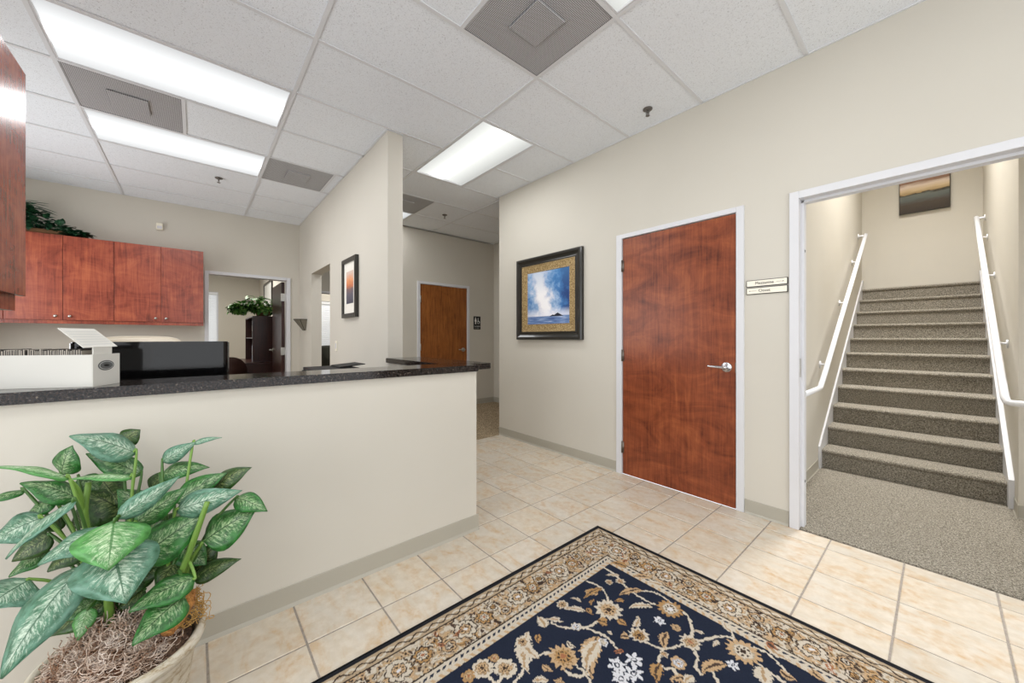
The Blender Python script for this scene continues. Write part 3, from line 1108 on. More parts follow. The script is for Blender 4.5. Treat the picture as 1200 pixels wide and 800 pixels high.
def blind(x, y0, y1, z0, z1, label):
    t = thing('window_blind', (x, (y0 + y1) / 2, z1), label, 'window blind')
    obj('head_rail', B(x - 0.02, x + 0.025, y0, y1, z1 - 0.05, z1), 'blind_white', t)
    obj('bottom_rail', B(x - 0.012, x + 0.014, y0, y1, z0, z0 + 0.02), 'blind_white', t)
    bm = bmesh.new()
    z = z0 + 0.04
    while z < z1 - 0.06:
        prism(bm, [(x - 0.010, z + 0.020), (x + 0.010, z - 0.016), (x + 0.012, z - 0.015), (x - 0.008, z + 0.021)], 'y', y0 + 0.004, y1 - 0.004)
        z += 0.042
    o = obj('slats', bm, 'blind_white', t)
    o['kind'] = 'stuff'
    bm = bmesh.new()
    for f in (0.12, 0.5, 0.88):
        c = y0 + (y1 - y0) * f
        tube(bm, [(x + 0.02, c, z0), (x + 0.02, c, z1 - 0.04)], 0.002, 5)
    obj('ladder_cord', bm, 'blind_white', t)


blind(-11.57, -0.73, 0.41, 0.93, 2.34, 'white horizontal slat blind in the back office window')
blind(-9.25, 2.07, 2.93, 0.98, 2.06, 'white horizontal slat blind beyond the divider wall opening')

# ------------------------------------------------------------------ counter
t = thing('counter_top', (-2.06, 0.3, 1.02), 'speckled dark granite counter top on the low half wall', 'counter')
gz0, gz1 = 1.0202, 1.060
bm = bmesh.new()
prism(bm, [(-1.928, -0.898), (-1.928, 1.378), (-2.198, 1.378), (-2.198, -0.898)], 'z', gz0, gz1)
bmesh.ops.bevel(bm, geom=[e for e in bm.edges], offset=0.004, segments=2, affect='EDGES')
obj('front_slab', bm, 'granite', t)
bm = bmesh.new()
prism(bm, [(-2.199, 1.245), (-3.118, 1.245), (-3.118, 1.57), (-2.05, 1.57), (-2.03, 1.55), (-2.03, 1.3795), (-2.199, 1.3795)], 'z', gz0, gz1)
bmesh.ops.bevel(bm, geom=[e for e in bm.edges], offset=0.003, segments=2, affect='EDGES')
obj('return_slab', bm, 'granite', t)

# desk below the counter
t = thing('reception_desk', (-2.5, 0.2, 0), 'L-shaped work desk hidden behind the granite counter', 'desk')
obj('desk_top', B(-2.85, -2.075, -0.88, 1.24, 0.72, 0.75, bev=0.003), 'espresso', t)
obj('return_top', B(-4.30, -2.855, 0.62, 1.24, 0.72, 0.75, bev=0.003), 'espresso', t)
obj('side_panel', B(-2.80, -2.10, -0.86, -0.84, 0.004, 0.719), 'espresso', t)
obj('side_panel', B(-4.28, -4.26, 0.66, 1.22, 0.004, 0.719), 'espresso', t)
obj('modesty_panel', B(-2.10, -2.085, -0.83, 1.22, 0.2, 0.719), 'espresso', t)
obj('leg', B(-2.84, -2.79, 1.15, 1.22, 0.004, 0.719), 'espresso', t)

# monitor, its glossy back to the lobby
t = thing('computer_monitor', (-2.52, -0.135, 0.75), 'wide glossy black monitor, its back to the counter right of the card box', 'monitor')
mx, my0, my1, mz0, mz1 = -2.50, -0.425, 0.140, 0.862, 1.216
bm = bmesh.new()
# outline in plan, rounded towards the back so that the ends curve away
nseg = 8
out = [(mx - 0.036, my0 + 0.004), (mx - 0.030, my0), (mx - 0.014, my0 + 0.002)]
for i in range(nseg + 1):
    an = math.radians(180 - 90 * i / nseg)
    out.append((mx - 0.004 + 0.018 * math.sin(an), my0 + 0.040 + 0.034 * math.cos(an)))
for i in range(nseg + 1):
    an = math.radians(90 - 90 * i / nseg)
    out.append((mx - 0.004 + 0.018 * math.sin(an), my1 - 0.040 + 0.034 * math.cos(an)))
out += [(mx - 0.014, my1 - 0.002), (mx - 0.030, my1), (mx - 0.036, my1 - 0.004)]
prism(bm, out, 'z', mz0, mz1)
bmesh.ops.bevel(bm, geom=[e for e in bm.edges if abs(e.verts[0].co.z - e.verts[1].co.z) < 1e-6], offset=0.005, segments=2, affect='EDGES')
obj('housing', bm, 'black_gloss', t)
obj('screen', B(mx - 0.038, mx - 0.0362, my0 + 0.02, my1 - 0.02, mz0 + 0.02, mz1 - 0.02), 'black_gloss', t)
obj('stand_neck', B(mx - 0.03, mx + 0.005, -0.19, -0.09, 0.765, 0.95, bev=0.006), 'black_plastic', t)
obj('stand_base', lathe(bmesh.new(), [(0, 0), (0.12, 0), (0.12, 0.008), (0.05, 0.016), (0, 0.016)], mx - 0.015, -0.14, 32, 0.7505), 'black_plastic', t, True)

# card index box on the counter
ang = math.atan2(0.9, 0.44)
t = thing('index_card_box', (-1.962, -0.278, 1.0605), 'long white card box full of index cards on the granite counter', 'card box', rz=0)
Lb, Wb, Hb = 0.40, 0.122, 0.114
# local axes: a runs back along the box, b across
Aax, Bax = Vector((-0.4392, -0.8984, 0)), Vector((-0.8984, 0.4392, 0))
org = Vector((-1.962, -0.278, 1.0605))


def boxl(bm, a0, a1, b0, b1, z0, z1):
    vs = []
    for z in (z0, z1):
        for a, b in ((a0, b0), (a1, b0), (a1, b1), (a0, b1)):
            p = org + Aax * a + Bax * b
            vs.append(bm.verts.new((p.x, p.y, org.z + z)))
    for q in ((3, 2, 1, 0), (4, 5, 6, 7), (0, 1, 5, 4), (1, 2, 6, 5), (2, 3, 7, 6), (3, 0, 4, 7)):
        bm.faces.new([vs[i] for i in q])
    bmesh.ops.recalc_face_normals(bm, faces=bm.faces)
    return bm


bm = bmesh.new()
th = 0.003
boxl(bm, 0, Lb, 0, Wb, 0, th)
boxl(bm, 0, Lb, 0, th, th, Hb)
boxl(bm, 0, Lb, Wb - th, Wb, th, Hb)
boxl(bm, Lb - th, Lb, th, Wb - th, th, Hb)
obj('tray', bm, 'white_card', t)
obj('end_panel', boxl(bmesh.new(), -0.002, th, 0.001, Wb + 0.001, 0, Hb + 0.001), 'white_card', t)
bm1, bm2 = bmesh.new(), bmesh.new()
a = 0.035
i = 0
while a < Lb - 0.02:
    wv = random.uniform(0.0012, 0.003)
    h = Hb + random.uniform(0.014, 0.021)
    if 0.18 < a < 0.188 or 0.27 < a < 0.276:
        a += 0.006
    boxl(bm2 if i % 2 else bm1, a, a + wv, 0.008, Wb - 0.01, 0.01, h)
    a += wv + random.uniform(0.0004, 0.0012)
    i += 1
o = obj('cards', bm1, 'index_card', t)
o['kind'] = 'stuff'
o = obj('tab_cards', bm2, 'tab_card_dark', t)
o['kind'] = 'stuff'
# folded-back lid flap: neck rising from the end panel, then the tilted printed flap
bm = bmesh.new()
boxl(bm, 0.004, 0.008, 0.012, 0.095, Hb - 0.03, Hb + 0.028)
obj('lid_neck', bm, 'white_card', t)
bm = bmesh.new()
fl0 = [org + Bax * b + Aax * a + Vector((0, 0, z)) for a, b, z in ((0.004, -0.028, Hb + 0.026), (0.004, 0.122, Hb + 0.028), (0.075, 0.122, Hb + 0.094), (0.075, -0.028, Hb + 0.094))]
nrm = (fl0[1] - fl0[0]).cross(fl0[3] - fl0[0]).normalized()
vs = [bm.verts.new(p) for p in fl0] + [bm.verts.new(p - nrm * 0.002) for p in fl0]
for q in ((0, 1, 2, 3), (7, 6, 5, 4), (0, 4, 5, 1), (1, 5, 6, 2), (2, 6, 7, 3), (3, 7, 4, 0)):
    bm.faces.new([vs[i] for i in q])
bmesh.ops.recalc_face_normals(bm, faces=bm.faces)
flap = obj('lid_flap', bm, 'white_card', t)
bm = bmesh.new()
for i in range(6):
    v0 = 0.14 + 0.135 * i
    q = []
    for u, v in ((0.08, v0), (0.93, v0), (0.93, v0 + 0.018), (0.08, v0 + 0.018)):
        p = fl0[0].lerp(fl0[1], u).lerp(fl0[3].lerp(fl0[2], u), v)
        q.append(p)
    for s in (0.0006, -0.0026):
        bm.faces.new([bm.verts.new(p + nrm * s) for p in q])
o = obj('ruled_line', bm, 'pale_label', t)
o.name = 'ruled_lines'
o['kind'] = 'stuff'


def oval(name, ra, rb, off, material):
    bm = bmesh.new()
    n = 28
    c0 = org + Bax * 0.058 + Vector((0, 0, 0.073))
    ring = [c0 + Bax * (ra * math.cos(2 * math.pi * i / n)) + Vector((0, 0, rb * math.sin(2 * math.pi * i / n))) - Aax * off for i in range(n)]
    bm.faces.new([bm.verts.new(p) for p in ring])
    r2 = bmesh.ops.extrude_face_region(bm, geom=list(bm.faces))
    bmesh.ops.translate(bm, verts=[g for g in r2['geom'] if isinstance(g, bmesh.types.BMVert)], vec=Aax * 0.0006)
    bmesh.ops.recalc_face_normals(bm, faces=bm.faces)
    return obj(name, bm, material, t)


lb = oval('oval_label', 0.036, 0.0185, 0.0030, 'grey_label')
oval('label_ring', 0.031, 0.0150, 0.0036, 'pale_label')
oval('label_center', 0.028, 0.0130, 0.0042, 'grey_label')
oval('label_mark', 0.012, 0.0040, 0.0048, 'sign_black')

# dark printer on the return desk, by the divider wall
t = thing('printer', (-3.05, 0.98, 0.75), 'low black printer with its lid tray, behind the counter below the framed picture', 'printer')
pc = at(388, 430, 2.9)
px_, py_ = pc.x, pc.y
obj('body', B(px_ - 0.20, px_ + 0.20, py_ - 0.17, py_ + 0.17, 0.7505, 0.980, bev=0.012), 'black_plastic', t)
obj('scanner_lid', B(px_ - 0.19, px_ + 0.18, py_ - 0.16, py_ + 0.165, 0.981, 1.002, bev=0.006), 'black_plastic', t)
bm = bmesh.new()
prism(bm, [(py_ + 0.03, 1.003), (py_ + 0.22, 1.022), (py_ + 0.22, 1.028), (py_ + 0.03, 1.012)], 'x', px_ - 0.13, px_ + 0.13)
obj('paper_tray', bm, 'black_plastic', t)
obj('control_panel', B(px_ - 0.05, px_ + 0.15, py_ - 0.185, py_ - 0.171, 0.88, 0.96), 'black_gloss', t)


# ------------------------------------------------------------------ chairs
def office_chair(loc, rz, material, label, seat=0.47, top=1.24, wback=0.5, round_back=False):
    t = thing('office_chair', loc, label, 'chair', rz=rz)
    ob = lambda n, bm, m, s=True: obj(n, bm, m, t, s, local=True)
    bm = B(-0.25, 0.25, -0.25, 0.25, seat - 0.09, seat)
    bmesh.ops.bevel(bm, geom=list(bm.edges), offset=0.04, segments=4, affect='EDGES')
    ob('seat', bm, material)
    # backrest with rounded top: outline extruded, in local x-z, at y=+0.24
    bm = bmesh.new()
    pts = []
    h0 = seat + 0.06
    n = 20
    hw_ = wback / 2
    pts.append((-hw_ * 0.8, h0))
    pts.append((hw_ * 0.8, h0))
    rc = 0.5 * hw_ if not round_back else hw_
    top0 = top - rc * (0.55 if not round_back else 1.0)
    for i in range(n + 1):
        a = math.pi * i / n
        pts.append((hw_ * math.copysign(abs(math.cos(a)) ** (0.55 if not round_back else 1.0), math.cos(a)), top0 + (top - top0) * math.sin(a) ** (0.8 if not round_back else 1.0)))
    prism(bm, pts, 'y', 0.20, 0.27)
    bmesh.ops.bevel(bm, geom=[e for e in bm.edges if abs(e.verts[0].co.y - e.verts[1].co.y) < 1e-5], offset=0.018, segments=3, affect='EDGES')
    ob('backrest', bm, material)
    bm = B(-0.04, 0.04, 0.17, 0.199, seat - 0.12, seat + 0.2, bev=0.006)
    ob('back_bracket', bm, 'black_plastic', False)
    bm = tube(bmesh.new(), [(0, 0, 0.10), (0, 0, seat - 0.095)], 0.026, 14)
    ob('gas_lift', bm, 'black_plastic')
    for k2 in range(5):
        a = 2 * math.pi * k2 / 5
        bm = tube(bmesh.new(), [(0.02 * math.cos(a), 0.02 * math.sin(a), 0.11), (0.29 * math.cos(a), 0.29 * math.sin(a), 0.075)], [0.022, 0.016], 8)
        leg = ob('leg', bm, 'black_plastic')
        bm = tube(bmesh.new(), [(0.29 * math.cos(a) - 0.02 * math.sin(a), 0.29 * math.sin(a) + 0.02 * math.cos(a), 0.032), (0.29 * math.cos(a) + 0.02 * math.sin(a), 0.29 * math.sin(a) - 0.02 * math.cos(a), 0.032)], 0.026, 12)
        cs = obj('caster', bm, 'black_plastic', leg, True, local=True)
    for s in (-1, 1):
        bm = tube(bmesh.new(), smoothpath([(s * 0.20, 0.05, seat - 0.07), (s * 0.30, 0.03, seat - 0.02), (s * 0.30, 0.02, seat + 0.16)], 4), 0.014, 8)
        arm = ob('armrest', bm, 'black_plastic')
        obj('arm_pad', B(s * 0.30 - 0.035, s * 0.30 + 0.035, -0.12, 0.14, seat + 0.16, seat + 0.185, bev=0.01), 'black_plastic', arm, False, local=True)
    return t


office_chair((-3.14, -0.27, 0.003), math.radians(90), 'cream_leather', 'cream high-backed office chair, its rounded top showing over the black monitor', top=1.243, wback=0.40)
office_chair((-7.10, 1.84, 0.004), math.radians(75), 'chair_grey', 'dark grey office chair glimpsed through the opening in the divider wall', top=1.09, wback=0.44)
ch = office_chair((-7.62, 0.33, -0.001), math.radians(-65), 'chair_brown', 'dark brown round-backed chair in the back office, right of the monitor', top=0.925, wback=0.48, round_back=True)


# ------------------------------------------------------------------ wall cabinets
def knob(parent, p, n, mat_='satin_nickel'):
    n = Vector(n)
    p = Vector(p)
    bm = tube(bmesh.new(), [p, p + n * 0.008, p + n * 0.014, p + n * 0.022, p + n * 0.027], [0.006, 0.006, 0.012, 0.015, 0.009], 14)
    return obj('knob', bm, mat_, parent, True)


def cabinet_back(y0, y1, doors, knobs, label):
    t = thing('wall_cabinet', (-6.69, (y0 + y1) / 2, 1.40), label, 'cabinet')
    obj('body', B(-6.688, -6.362, y0 + 0.001, y1 - 0.001, 1.43, 2.372), 'cherry_laminate', t)
    obj('light_rail', B(-6.40, -6.364, y0 + 0.001, y1 - 0.001, 1.392, 1.4295), 'cherry_laminate', t)
    for (a, b), ky in zip(doors, knobs):
        d = obj('door', B(-6.3615, -6.342, a + 0.0018, b - 0.0018, 1.434, 2.370, bev=0.0015), 'cherry_laminate', t)
        if ky is not None:
            knob(d, (-6.342, ky, 1.475), (1, 0, 0))
    return t


ys = [-1.898, -1.515, -1.115, -0.725, -0.324, 0.082]
cabinet_back(ys[3], ys[5], [(ys[3], ys[4]), (ys[4], ys[5])], [-0.372, -0.276], 'two-door cherry wall cabinet nearest the back office doorway')
cabinet_back(ys[1], ys[3], [(ys[1], ys[2]), (ys[2], ys[3])], [-1.165, -1.062], 'two-door cherry wall cabinet on the back wall under the ivy')
cabinet_back(ys[0], ys[1], [(ys[0], ys[1])], [-1.56], 'single-door cherry wall cabinet in the far left corner of the back wall')
t = thing('wall_cabinet', (-2.28, -0.9, 1.38), 'reddish cherry wall cabinet at the left edge, nearest the camera', 'cabinet')
obj('body', B(-2.578, -1.98, -0.899, -0.576, 1.415, 2.372), 'cherry_laminate', t)
obj('light_rail', B(-2.56, -1.98, -0.615, -0.580, 1.350, 1.4145), 'cherry_laminate', t)
for a, b, kx in ((-2.579, -2.28, -2.33), (-2.279, -1.98, -2.23)):
    d = obj('door', B(a + 0.001, b - 0.001, -0.5755, -0.556, 1.413, 2.372, bev=0.0015), 'cherry_laminate', t)


def small_foliage(name, parent, centers, material, n, size, seed, droop=0.6, zmin=-9.0):
    rnd = random.Random(seed)
    bm = bmesh.new()
    for _ in range(n):
        c, rad = rnd.choice(centers)
        while True:
            q = Vector((rnd.uniform(-1, 1), rnd.uniform(-1, 1), rnd.uniform(-1, 1)))
            if q.length < 1:
                break
        p = Vector(c) + Vector((q.x * rad[0], q.y * rad[1], q.z * rad[2]))
        d = Vector((q.x + rnd.uniform(-.6, .6), q.y + rnd.uniform(-.6, .6), rnd.uniform(-droop, 0.5)))
        d.normalize()
        s = d.cross(Vector((0, 0, 1)))
        if s.length < 0.1:
            s = Vector((1, 0, 0))
        s.normalize()
        u = s.cross(d)
        L = size * rnd.uniform(0.6, 1.3)
        W = L * 0.36
        rows = [(0, 0.05, 0), (0.3, 1, 0.06), (0.62, 0.8, 0.05), (1.0, 0.02, -0.08)]
        prev = None
        for tt, ww, hh in rows:
            cc = p + d * (L * tt) + u * (L * hh)
            cur = [bm.verts.new(cc - s * (W * ww) + u * (W * ww * 0.3)), bm.verts.new(cc), bm.verts.new(cc + s * (W * ww) + u * (W * ww * 0.3))]
            if prev:
                for i in range(2):
                    bm.faces.new((prev[i], prev[i + 1], cur[i + 1], cur[i]))
            prev = cur
    for v_ in bm.verts:
        v_.co.z = max(v_.co.z, zmin)
    o = obj(name, bm, material, parent, True)
    o['kind'] = 'stuff'
    return o


t = thing('artificial_ivy', (-6.50, -1.45, 2.373), 'dark green artificial ivy trailing from a low brown basket on top of the back cabinets', 'plant')
bm = bmesh.new()
box(bm, -6.62, -6.40, -1.62, -1.10, 2.375, 2.43, bev=0.015)
obj('basket', bm, 'basket', t)
small_foliage('foliage', t, [((-6.50, -1.52, 2.55), (0.12, 0.14, 0.12)), ((-6.48, -1.33, 2.50), (0.12, 0.12, 0.09)), ((-6.47, -1.16, 2.455), (0.11, 0.11, 0.06)), ((-6.47, -1.05, 2.415), (0.09, 0.09, 0.03)),
                             ((-6.50, -1.44, 2.60), (0.1, 0.14, 0.06))], 'ivy_leaf', 420, 0.075, 3, zmin=2.377)
bm = bmesh.new()
rn = random.Random(5)
for i in range(16):
    b0 = Vector((-6.50, -1.48 + rn.uniform(-.06, .06), 2.60))
    e = b0 + Vector((rn.uniform(-0.05, 0.12), rn.uniform(0.12, 0.27), rn.uniform(0.02, 0.12)))
    mid_ = b0.lerp(e, 0.5) + Vector((0, 0, 0.05))
    tube(bm, smoothpath([b0, mid_, e], 4), [0.004] * 4 + [0.003] * 4 + [0.001], 5)
o = obj('fern_fronds', bm, 'ivy_leaf', t)
o['kind'] = 'stuff'

# motion sensor on the back wall
t = thing('motion_sensor', (-6.69, -0.355, 2.69), 'small white motion sensor high on the back wall above the cabinets', 'sensor')
obj('housing', B(-6.689, -6.645, -0.388, -0.322, 2.645, 2.735, bev=0.008), 'ivory_plastic', t)
obj('lens', B(-6.6448, -6.640, -0.378, -0.332, 2.66, 2.695, bev=0.0015), 'white_paint', t)

# sconce in the corner, on the divider wall
t = thing('wall_sconce', (-6.25, 1.265, 1.42), 'grey wedge-shaped wall sconce near the corner beside the back office doorway', 'wall sconce')
bm = bmesh.new()
n = 10
top = [(-6.28 + 0.13 * math.cos(math.pi + math.pi * i / n), 1.2645 + 0.155 * math.sin(math.pi + math.pi * i / n), 1.51) for i in range(n + 1)]
bot = [(-6.28 + 0.05 * math.cos(math.pi + math.pi * i / n), 1.2645 + 0.03 * math.sin(math.pi + math.pi * i / n), 1.345) for i in range(n + 1)]
tv, bv = [bm.verts.new(p) for p in top], [bm.verts.new(p) for p in bot]
for i in range(n):
    bm.faces.new((tv[i], tv[i + 1], bv[i + 1], bv[i]))
bm.faces.new(bv)
bm.faces.new((tv[0], bv[0], bv[-1], tv[-1]))
bmesh.ops.recalc_face_normals(bm, faces=bm.faces)
obj('shade', bm, 'sconce_mesh', t)
bm = bmesh.new()
for i in (2, 5, 8):
    tube(bm, [top[i], bot[i]], 0.004, 6)
tube(bm, top, 0.005, 6)
obj('rib', bm, 'black_plastic', t)

t = thing('light_switch', (-4.65, 1.265, 1.14), 'ivory light switch on the divider wall between opening and framed picture', 'switch')
obj('cover_plate', B(-4.687, -4.613, 1.259, 1.2645, 1.078, 1.198, bev=0.002), 'ivory_plastic', t)
obj('rocker', B(-4.666, -4.634, 1.255, 1.2588, 1.105, 1.171, bev=0.0012), 'white_paint', t)

# narrow framed picture on the divider wall
t = thing('framed_picture', (-4.10, 1.265, 1.77), 'narrow black framed orange sunset picture on the divider wall', 'picture')
bm = frame4(bmesh.new(), 'x', -4.335, -3.865, 1.45, 2.085, 0.045, 1.229, 1.2645)
bmesh.ops.bevel(bm, geom=list(bm.edges), offset=0.003, segments=1, affect='EDGES')
obj('frame', bm, 'black_frame', t)
obj('mat_board', B(-4.289, -3.911, 1.248, 1.255, 1.496, 2.039), 'mat_board', t)
uvquad('print', [(-4.215, 1.2472, 1.60), (-3.985, 1.2472, 1.60), (-3.985, 1.2472, 1.945), (-4.215, 1.2472, 1.945)], 'sunset_print', t)

# large seascape on the right wall
t = thing('seascape_painting', (-2.81, YR, 1.68), 'large black framed seascape painting with gold liner left of the cherry door', 'painting')
bm = bmesh.new()
x0, x1, z0, z1 = -3.305, -2.325, 1.212, 2.15
w = 0.088


def moulding(bm, x0, x1, z0, z1, prof):
    """mitred frame; prof = [(inset, y)] from the outer back edge to the inner edge"""
    rings = []
    for ins, y in prof:
        rings.append([bm.verts.new(p) for p in ((x0 + ins, y, z0 + ins), (x1 - ins, y, z0 + ins), (x1 - ins, y, z1 - ins), (x0 + ins, y, z1 - ins))])
    for a, b in zip(rings, rings[1:]):
        for i in range(4):
            bm.faces.new((a[i], a[(i + 1) % 4], b[(i + 1) % 4], b[i]))
    bmesh.ops.recalc_face_normals(bm, faces=bm.faces)
    return bm


moulding(bm, x0, x1, z0, z1, [(0, YR - 0.0005), (0, YR - 0.034), (0.010, YR - 0.046), (0.030, YR - 0.047), (0.052, YR - 0.034), (0.070, YR - 0.030), (0.080, YR - 0.034), (0.088, YR - 0.032), (0.088, YR - 0.012)])
obj('frame', bm, 'black_frame', t)
bm = moulding(bmesh.new(), x0 + 0.088, x1 - 0.088, z0 + 0.088, z1 - 0.088, [(0, YR - 0.014), (0.002, YR - 0.029), (0.008, YR - 0.031), (0.014, YR - 0.027), (0.075, YR - 0.018), (0.082, YR - 0.021), (0.088, YR - 0.014)])
obj('gold_liner', bm, 'gold_liner', t)
q = 0.176
uvquad('canvas', [(x0 + q, YR - 0.0155, z0 + q), (x1 - q, YR - 0.0155, z0 + q), (x1 - q, YR - 0.0155, z1 - q), (x0 + q, YR - 0.0155, z1 - q)], 'seascape_print', t)

# stacked signs between the door and the stair opening
t = thing('room_sign', (-0.768, YR, 1.585), 'two stacked ivory sign strips reading Mezzanine and Closet, left of the stair doorway', 'sign')
for z0, z1, txt, sgn in ((1.588, 1.634, 'Mezzanine', 1), (1.536, 1.582, 'Closet', -1)):
    p = obj('sign_strip', B(-0.889, -0.648, YR - 0.009, YR - 0.0005, z0, z1, bev=0.002), 'sign_black', t)
    f = obj('sign_face', B(-0.884, -0.653, YR - 0.0105, YR - 0.0092, z0 + 0.004, z1 - 0.004), 'sign_ivory', p)
    zc = (z0 + z1) / 2
    text_mesh('lettering', txt, 0.026, 'sign_ink', p, (-0.780, YR - 0.0112, zc), (math.radians(90), 0, 0))
    bm = bmesh.new()
    ax0, ax1 = (-0.712, -0.668) if sgn > 0 else (-0.872, -0.826)
    box(bm, ax0, ax1, YR - 0.0114, YR - 0.0106, zc - 0.0006, zc + 0.0006)
    tip = ax1 if sgn > 0 else ax0
    prism(bm, [(tip, zc), (tip - sgn * 0.008, zc + 0.003), (tip - sgn * 0.008, zc - 0.003)], 'y', YR - 0.0114, YR - 0.0106)
    obj('arrow', bm, 'sign_ink', p)

# restroom sign
t = thing('restroom_sign', (-5.62, 3.975, 1.51), 'small black restroom sign with white figures beside the hall door', 'sign')
obj('plate', B(-5.6195, -5.612, 3.898, 4.052, 1.388, 1.632, bev=0.002), 'sign_black', t)
bm = bmesh.new()
xs0, xs1 = -5.6118, -5.6108


def disc(bm, cy, cz, r):
    prism(bm, [(cy + r * math.cos(2 * math.pi * i / 14), cz + r * math.sin(2 * math.pi * i / 14)) for i in range(14)], 'x', xs0, xs1)


disc(bm, 3.938, 1.602, 0.010)
prism(bm, [(3.926, 1.588), (3.950, 1.588), (3.962, 1.535), (3.948, 1.535), (3.948, 1.488), (3.928, 1.488), (3.928, 1.535), (3.914, 1.535)], 'x', xs0, xs1)
obj('pictogram', bm, 'sign_white', t)
bm = bmesh.new()
disc(bm, 3.995, 1.590, 0.009)
prism(bm, [(3.989, 1.578), (4.001, 1.578), (4.003, 1.545), (4.022, 1.545), (4.030, 1.510), (4.022, 1.508), (4.015, 1.534), (3.991, 1.534)], 'x', xs0, xs1)
cc = [(4.003 + 0.026 * math.cos(a), 1.523 + 0.026 * math.sin(a)) for a in [math.radians(d) for d in range(110, 400, 20)]]
tube(bm, [(xs0, a, b) for a, b in cc], 0.0035, 5)
obj('pictogram', bm, 'sign_white', t)
text_mesh('lettering', 'RESTROOM', 0.024, 'sign_white', t, (-5.6112, 3.975, 1.445), (math.radians(90), 0, math.radians(90)))
bm = bmesh.new()
for i in range(8):
    for j in range(2):
        if (i * 7 + j * 3) % 4 != 1:
            c = (3.93 + 0.013 * i, 1.410 + 0.008 * j)
            prism(bm, [(c[0] - 0.0022, c[1] - 0.0022), (c[0] + 0.0022, c[1] - 0.0022), (c[0] + 0.0022, c[1] + 0.0022), (c[0] - 0.0022, c[1] + 0.0022)], 'x', xs0, xs1)
obj('braille', bm, 'sign_white', t)

# ------------------------------------------------------------------ back office furniture
t = thing('office_desk', (-8.9, 0.9, 0), 'dark espresso desk in the back office under the bookcase hutch', 'desk')
obj('desk_top', B(-9.75, -8.0, 0.58, 1.255, 0.75, 0.785, bev=0.003), 'espresso', t)
obj('end_panel', B(-8.05, -8.02, 0.62, 1.25, 0.0, 0.749), 'espresso', t)
obj('end_panel', B(-9.73, -9.70, 0.62, 1.25, 0.0, 0.749), 'espresso', t)
obj('back_panel', B(-9.699, -8.051, 1.20, 1.22, 0.1, 0.749), 'espresso', t)
obj('drawer_unit', B(-8.50, -8.052, 0.66, 1.19, 0.05, 0.748), 'espresso', t)
t = thing('hutch', (-8.9, 1.06, 0.785), 'dark espresso hutch standing on the back office desk below the leafy plant', 'hutch')
hx0, hx1, hy0, hy1, hz0, hz1 = -9.55, -8.27, 0.80, 1.245, 0.7855, 1.64
obj('side_panel', B(hx1 - 0.025, hx1, hy0, hy1, hz0, hz1, bev=0.002), 'espresso', t)
obj('side_panel', B(hx0, hx0 + 0.025, hy0, hy1, hz0, hz1, bev=0.002), 'espresso', t)
obj('top', B(hx0 + 0.0255, hx1 - 0.0255, hy0, hy1, hz1 - 0.025, hz1), 'espresso', t)
obj('shelf', B(hx0 + 0.0255, hx1 - 0.0255, hy0 + 0.01, hy1 - 0.012, 1.22, 1.24), 'espresso', t)
obj('back_panel', B(hx0 + 0.0255, hx1 - 0.0255, hy1 - 0.010, hy1, hz0, hz1 - 0.0255), 'espresso', t)
for zi, z, row in ((0, 1.2405, (('binder_white', 'white', 0.055, 0.32), ('binder_blue', 'pale blue', 0.07, 0.30), ('binder_black', 'black', 0.05, 0.31))),
                   (1, 0.786, (('binder_black', 'black', 0.06, 0.30), ('binder_white', 'white', 0.07, 0.32), ('binder_blue', 'pale blue', 0.05, 0.30)))):
    x = -8.30
    for m_, word, wv, hh in row:
        bt = thing('binder', (x - wv / 2, 0.90, z), word + ' ring binder ' + ('on the upper shelf of the back office hutch' if zi == 0 else 'on the desk at the foot of the hutch'), 'binder',
                   'binders in the back office hutch')
        obj('cover', B(x - wv, x - 0.002, 0.812, 1.08, z, z + hh, bev=0.002), m_, bt)
        obj('spine_label', B(x - wv + 0.012, x - 0.014, 0.8105, 0.8118, z + 0.12, z + 0.22), 'white_card', bt)
        x -= wv + 0.004
t = thing('leafy_plant', (-8.45, 0.98, 1.6405), 'bushy green variegated plant in a basket on the back office hutch', 'plant')
obj('basket', lathe(bmesh.new(), [(0, 0), (0.10, 0), (0.13, 0.12), (0.12, 0.12), (0.1, 0.03), (0, 0.03)], -8.45, 0.98, 20, 1.6405), 'basket', t, True)
small_foliage('foliage', t, [((-8.45, 0.90, 1.90), (0.18, 0.20, 0.14)), ((-8.42, 0.70, 1.80), (0.12, 0.18, 0.08)), ((-8.42, 0.58, 1.76), (0.08, 0.10, 0.06)), ((-8.33, 0.98, 1.78), (0.10, 0.20, 0.09))], 'pothos_leaf', 430, 0.10, 9, 0.9, 1.645)
t = thing('framed_print', (-10.0, 1.265, 2.15), 'dark framed print on the side wall of the back office above the plant', 'picture')
obj('frame', frame4(bmesh.new(), 'x', -10.55, -9.35, 1.80, 2.50, 0.04, 1.235, 1.2645), 'black_frame', t)
obj('print', B(-10.509, -9.391, 1.25, 1.2555, 1.841, 2.459), 'office_print', t)

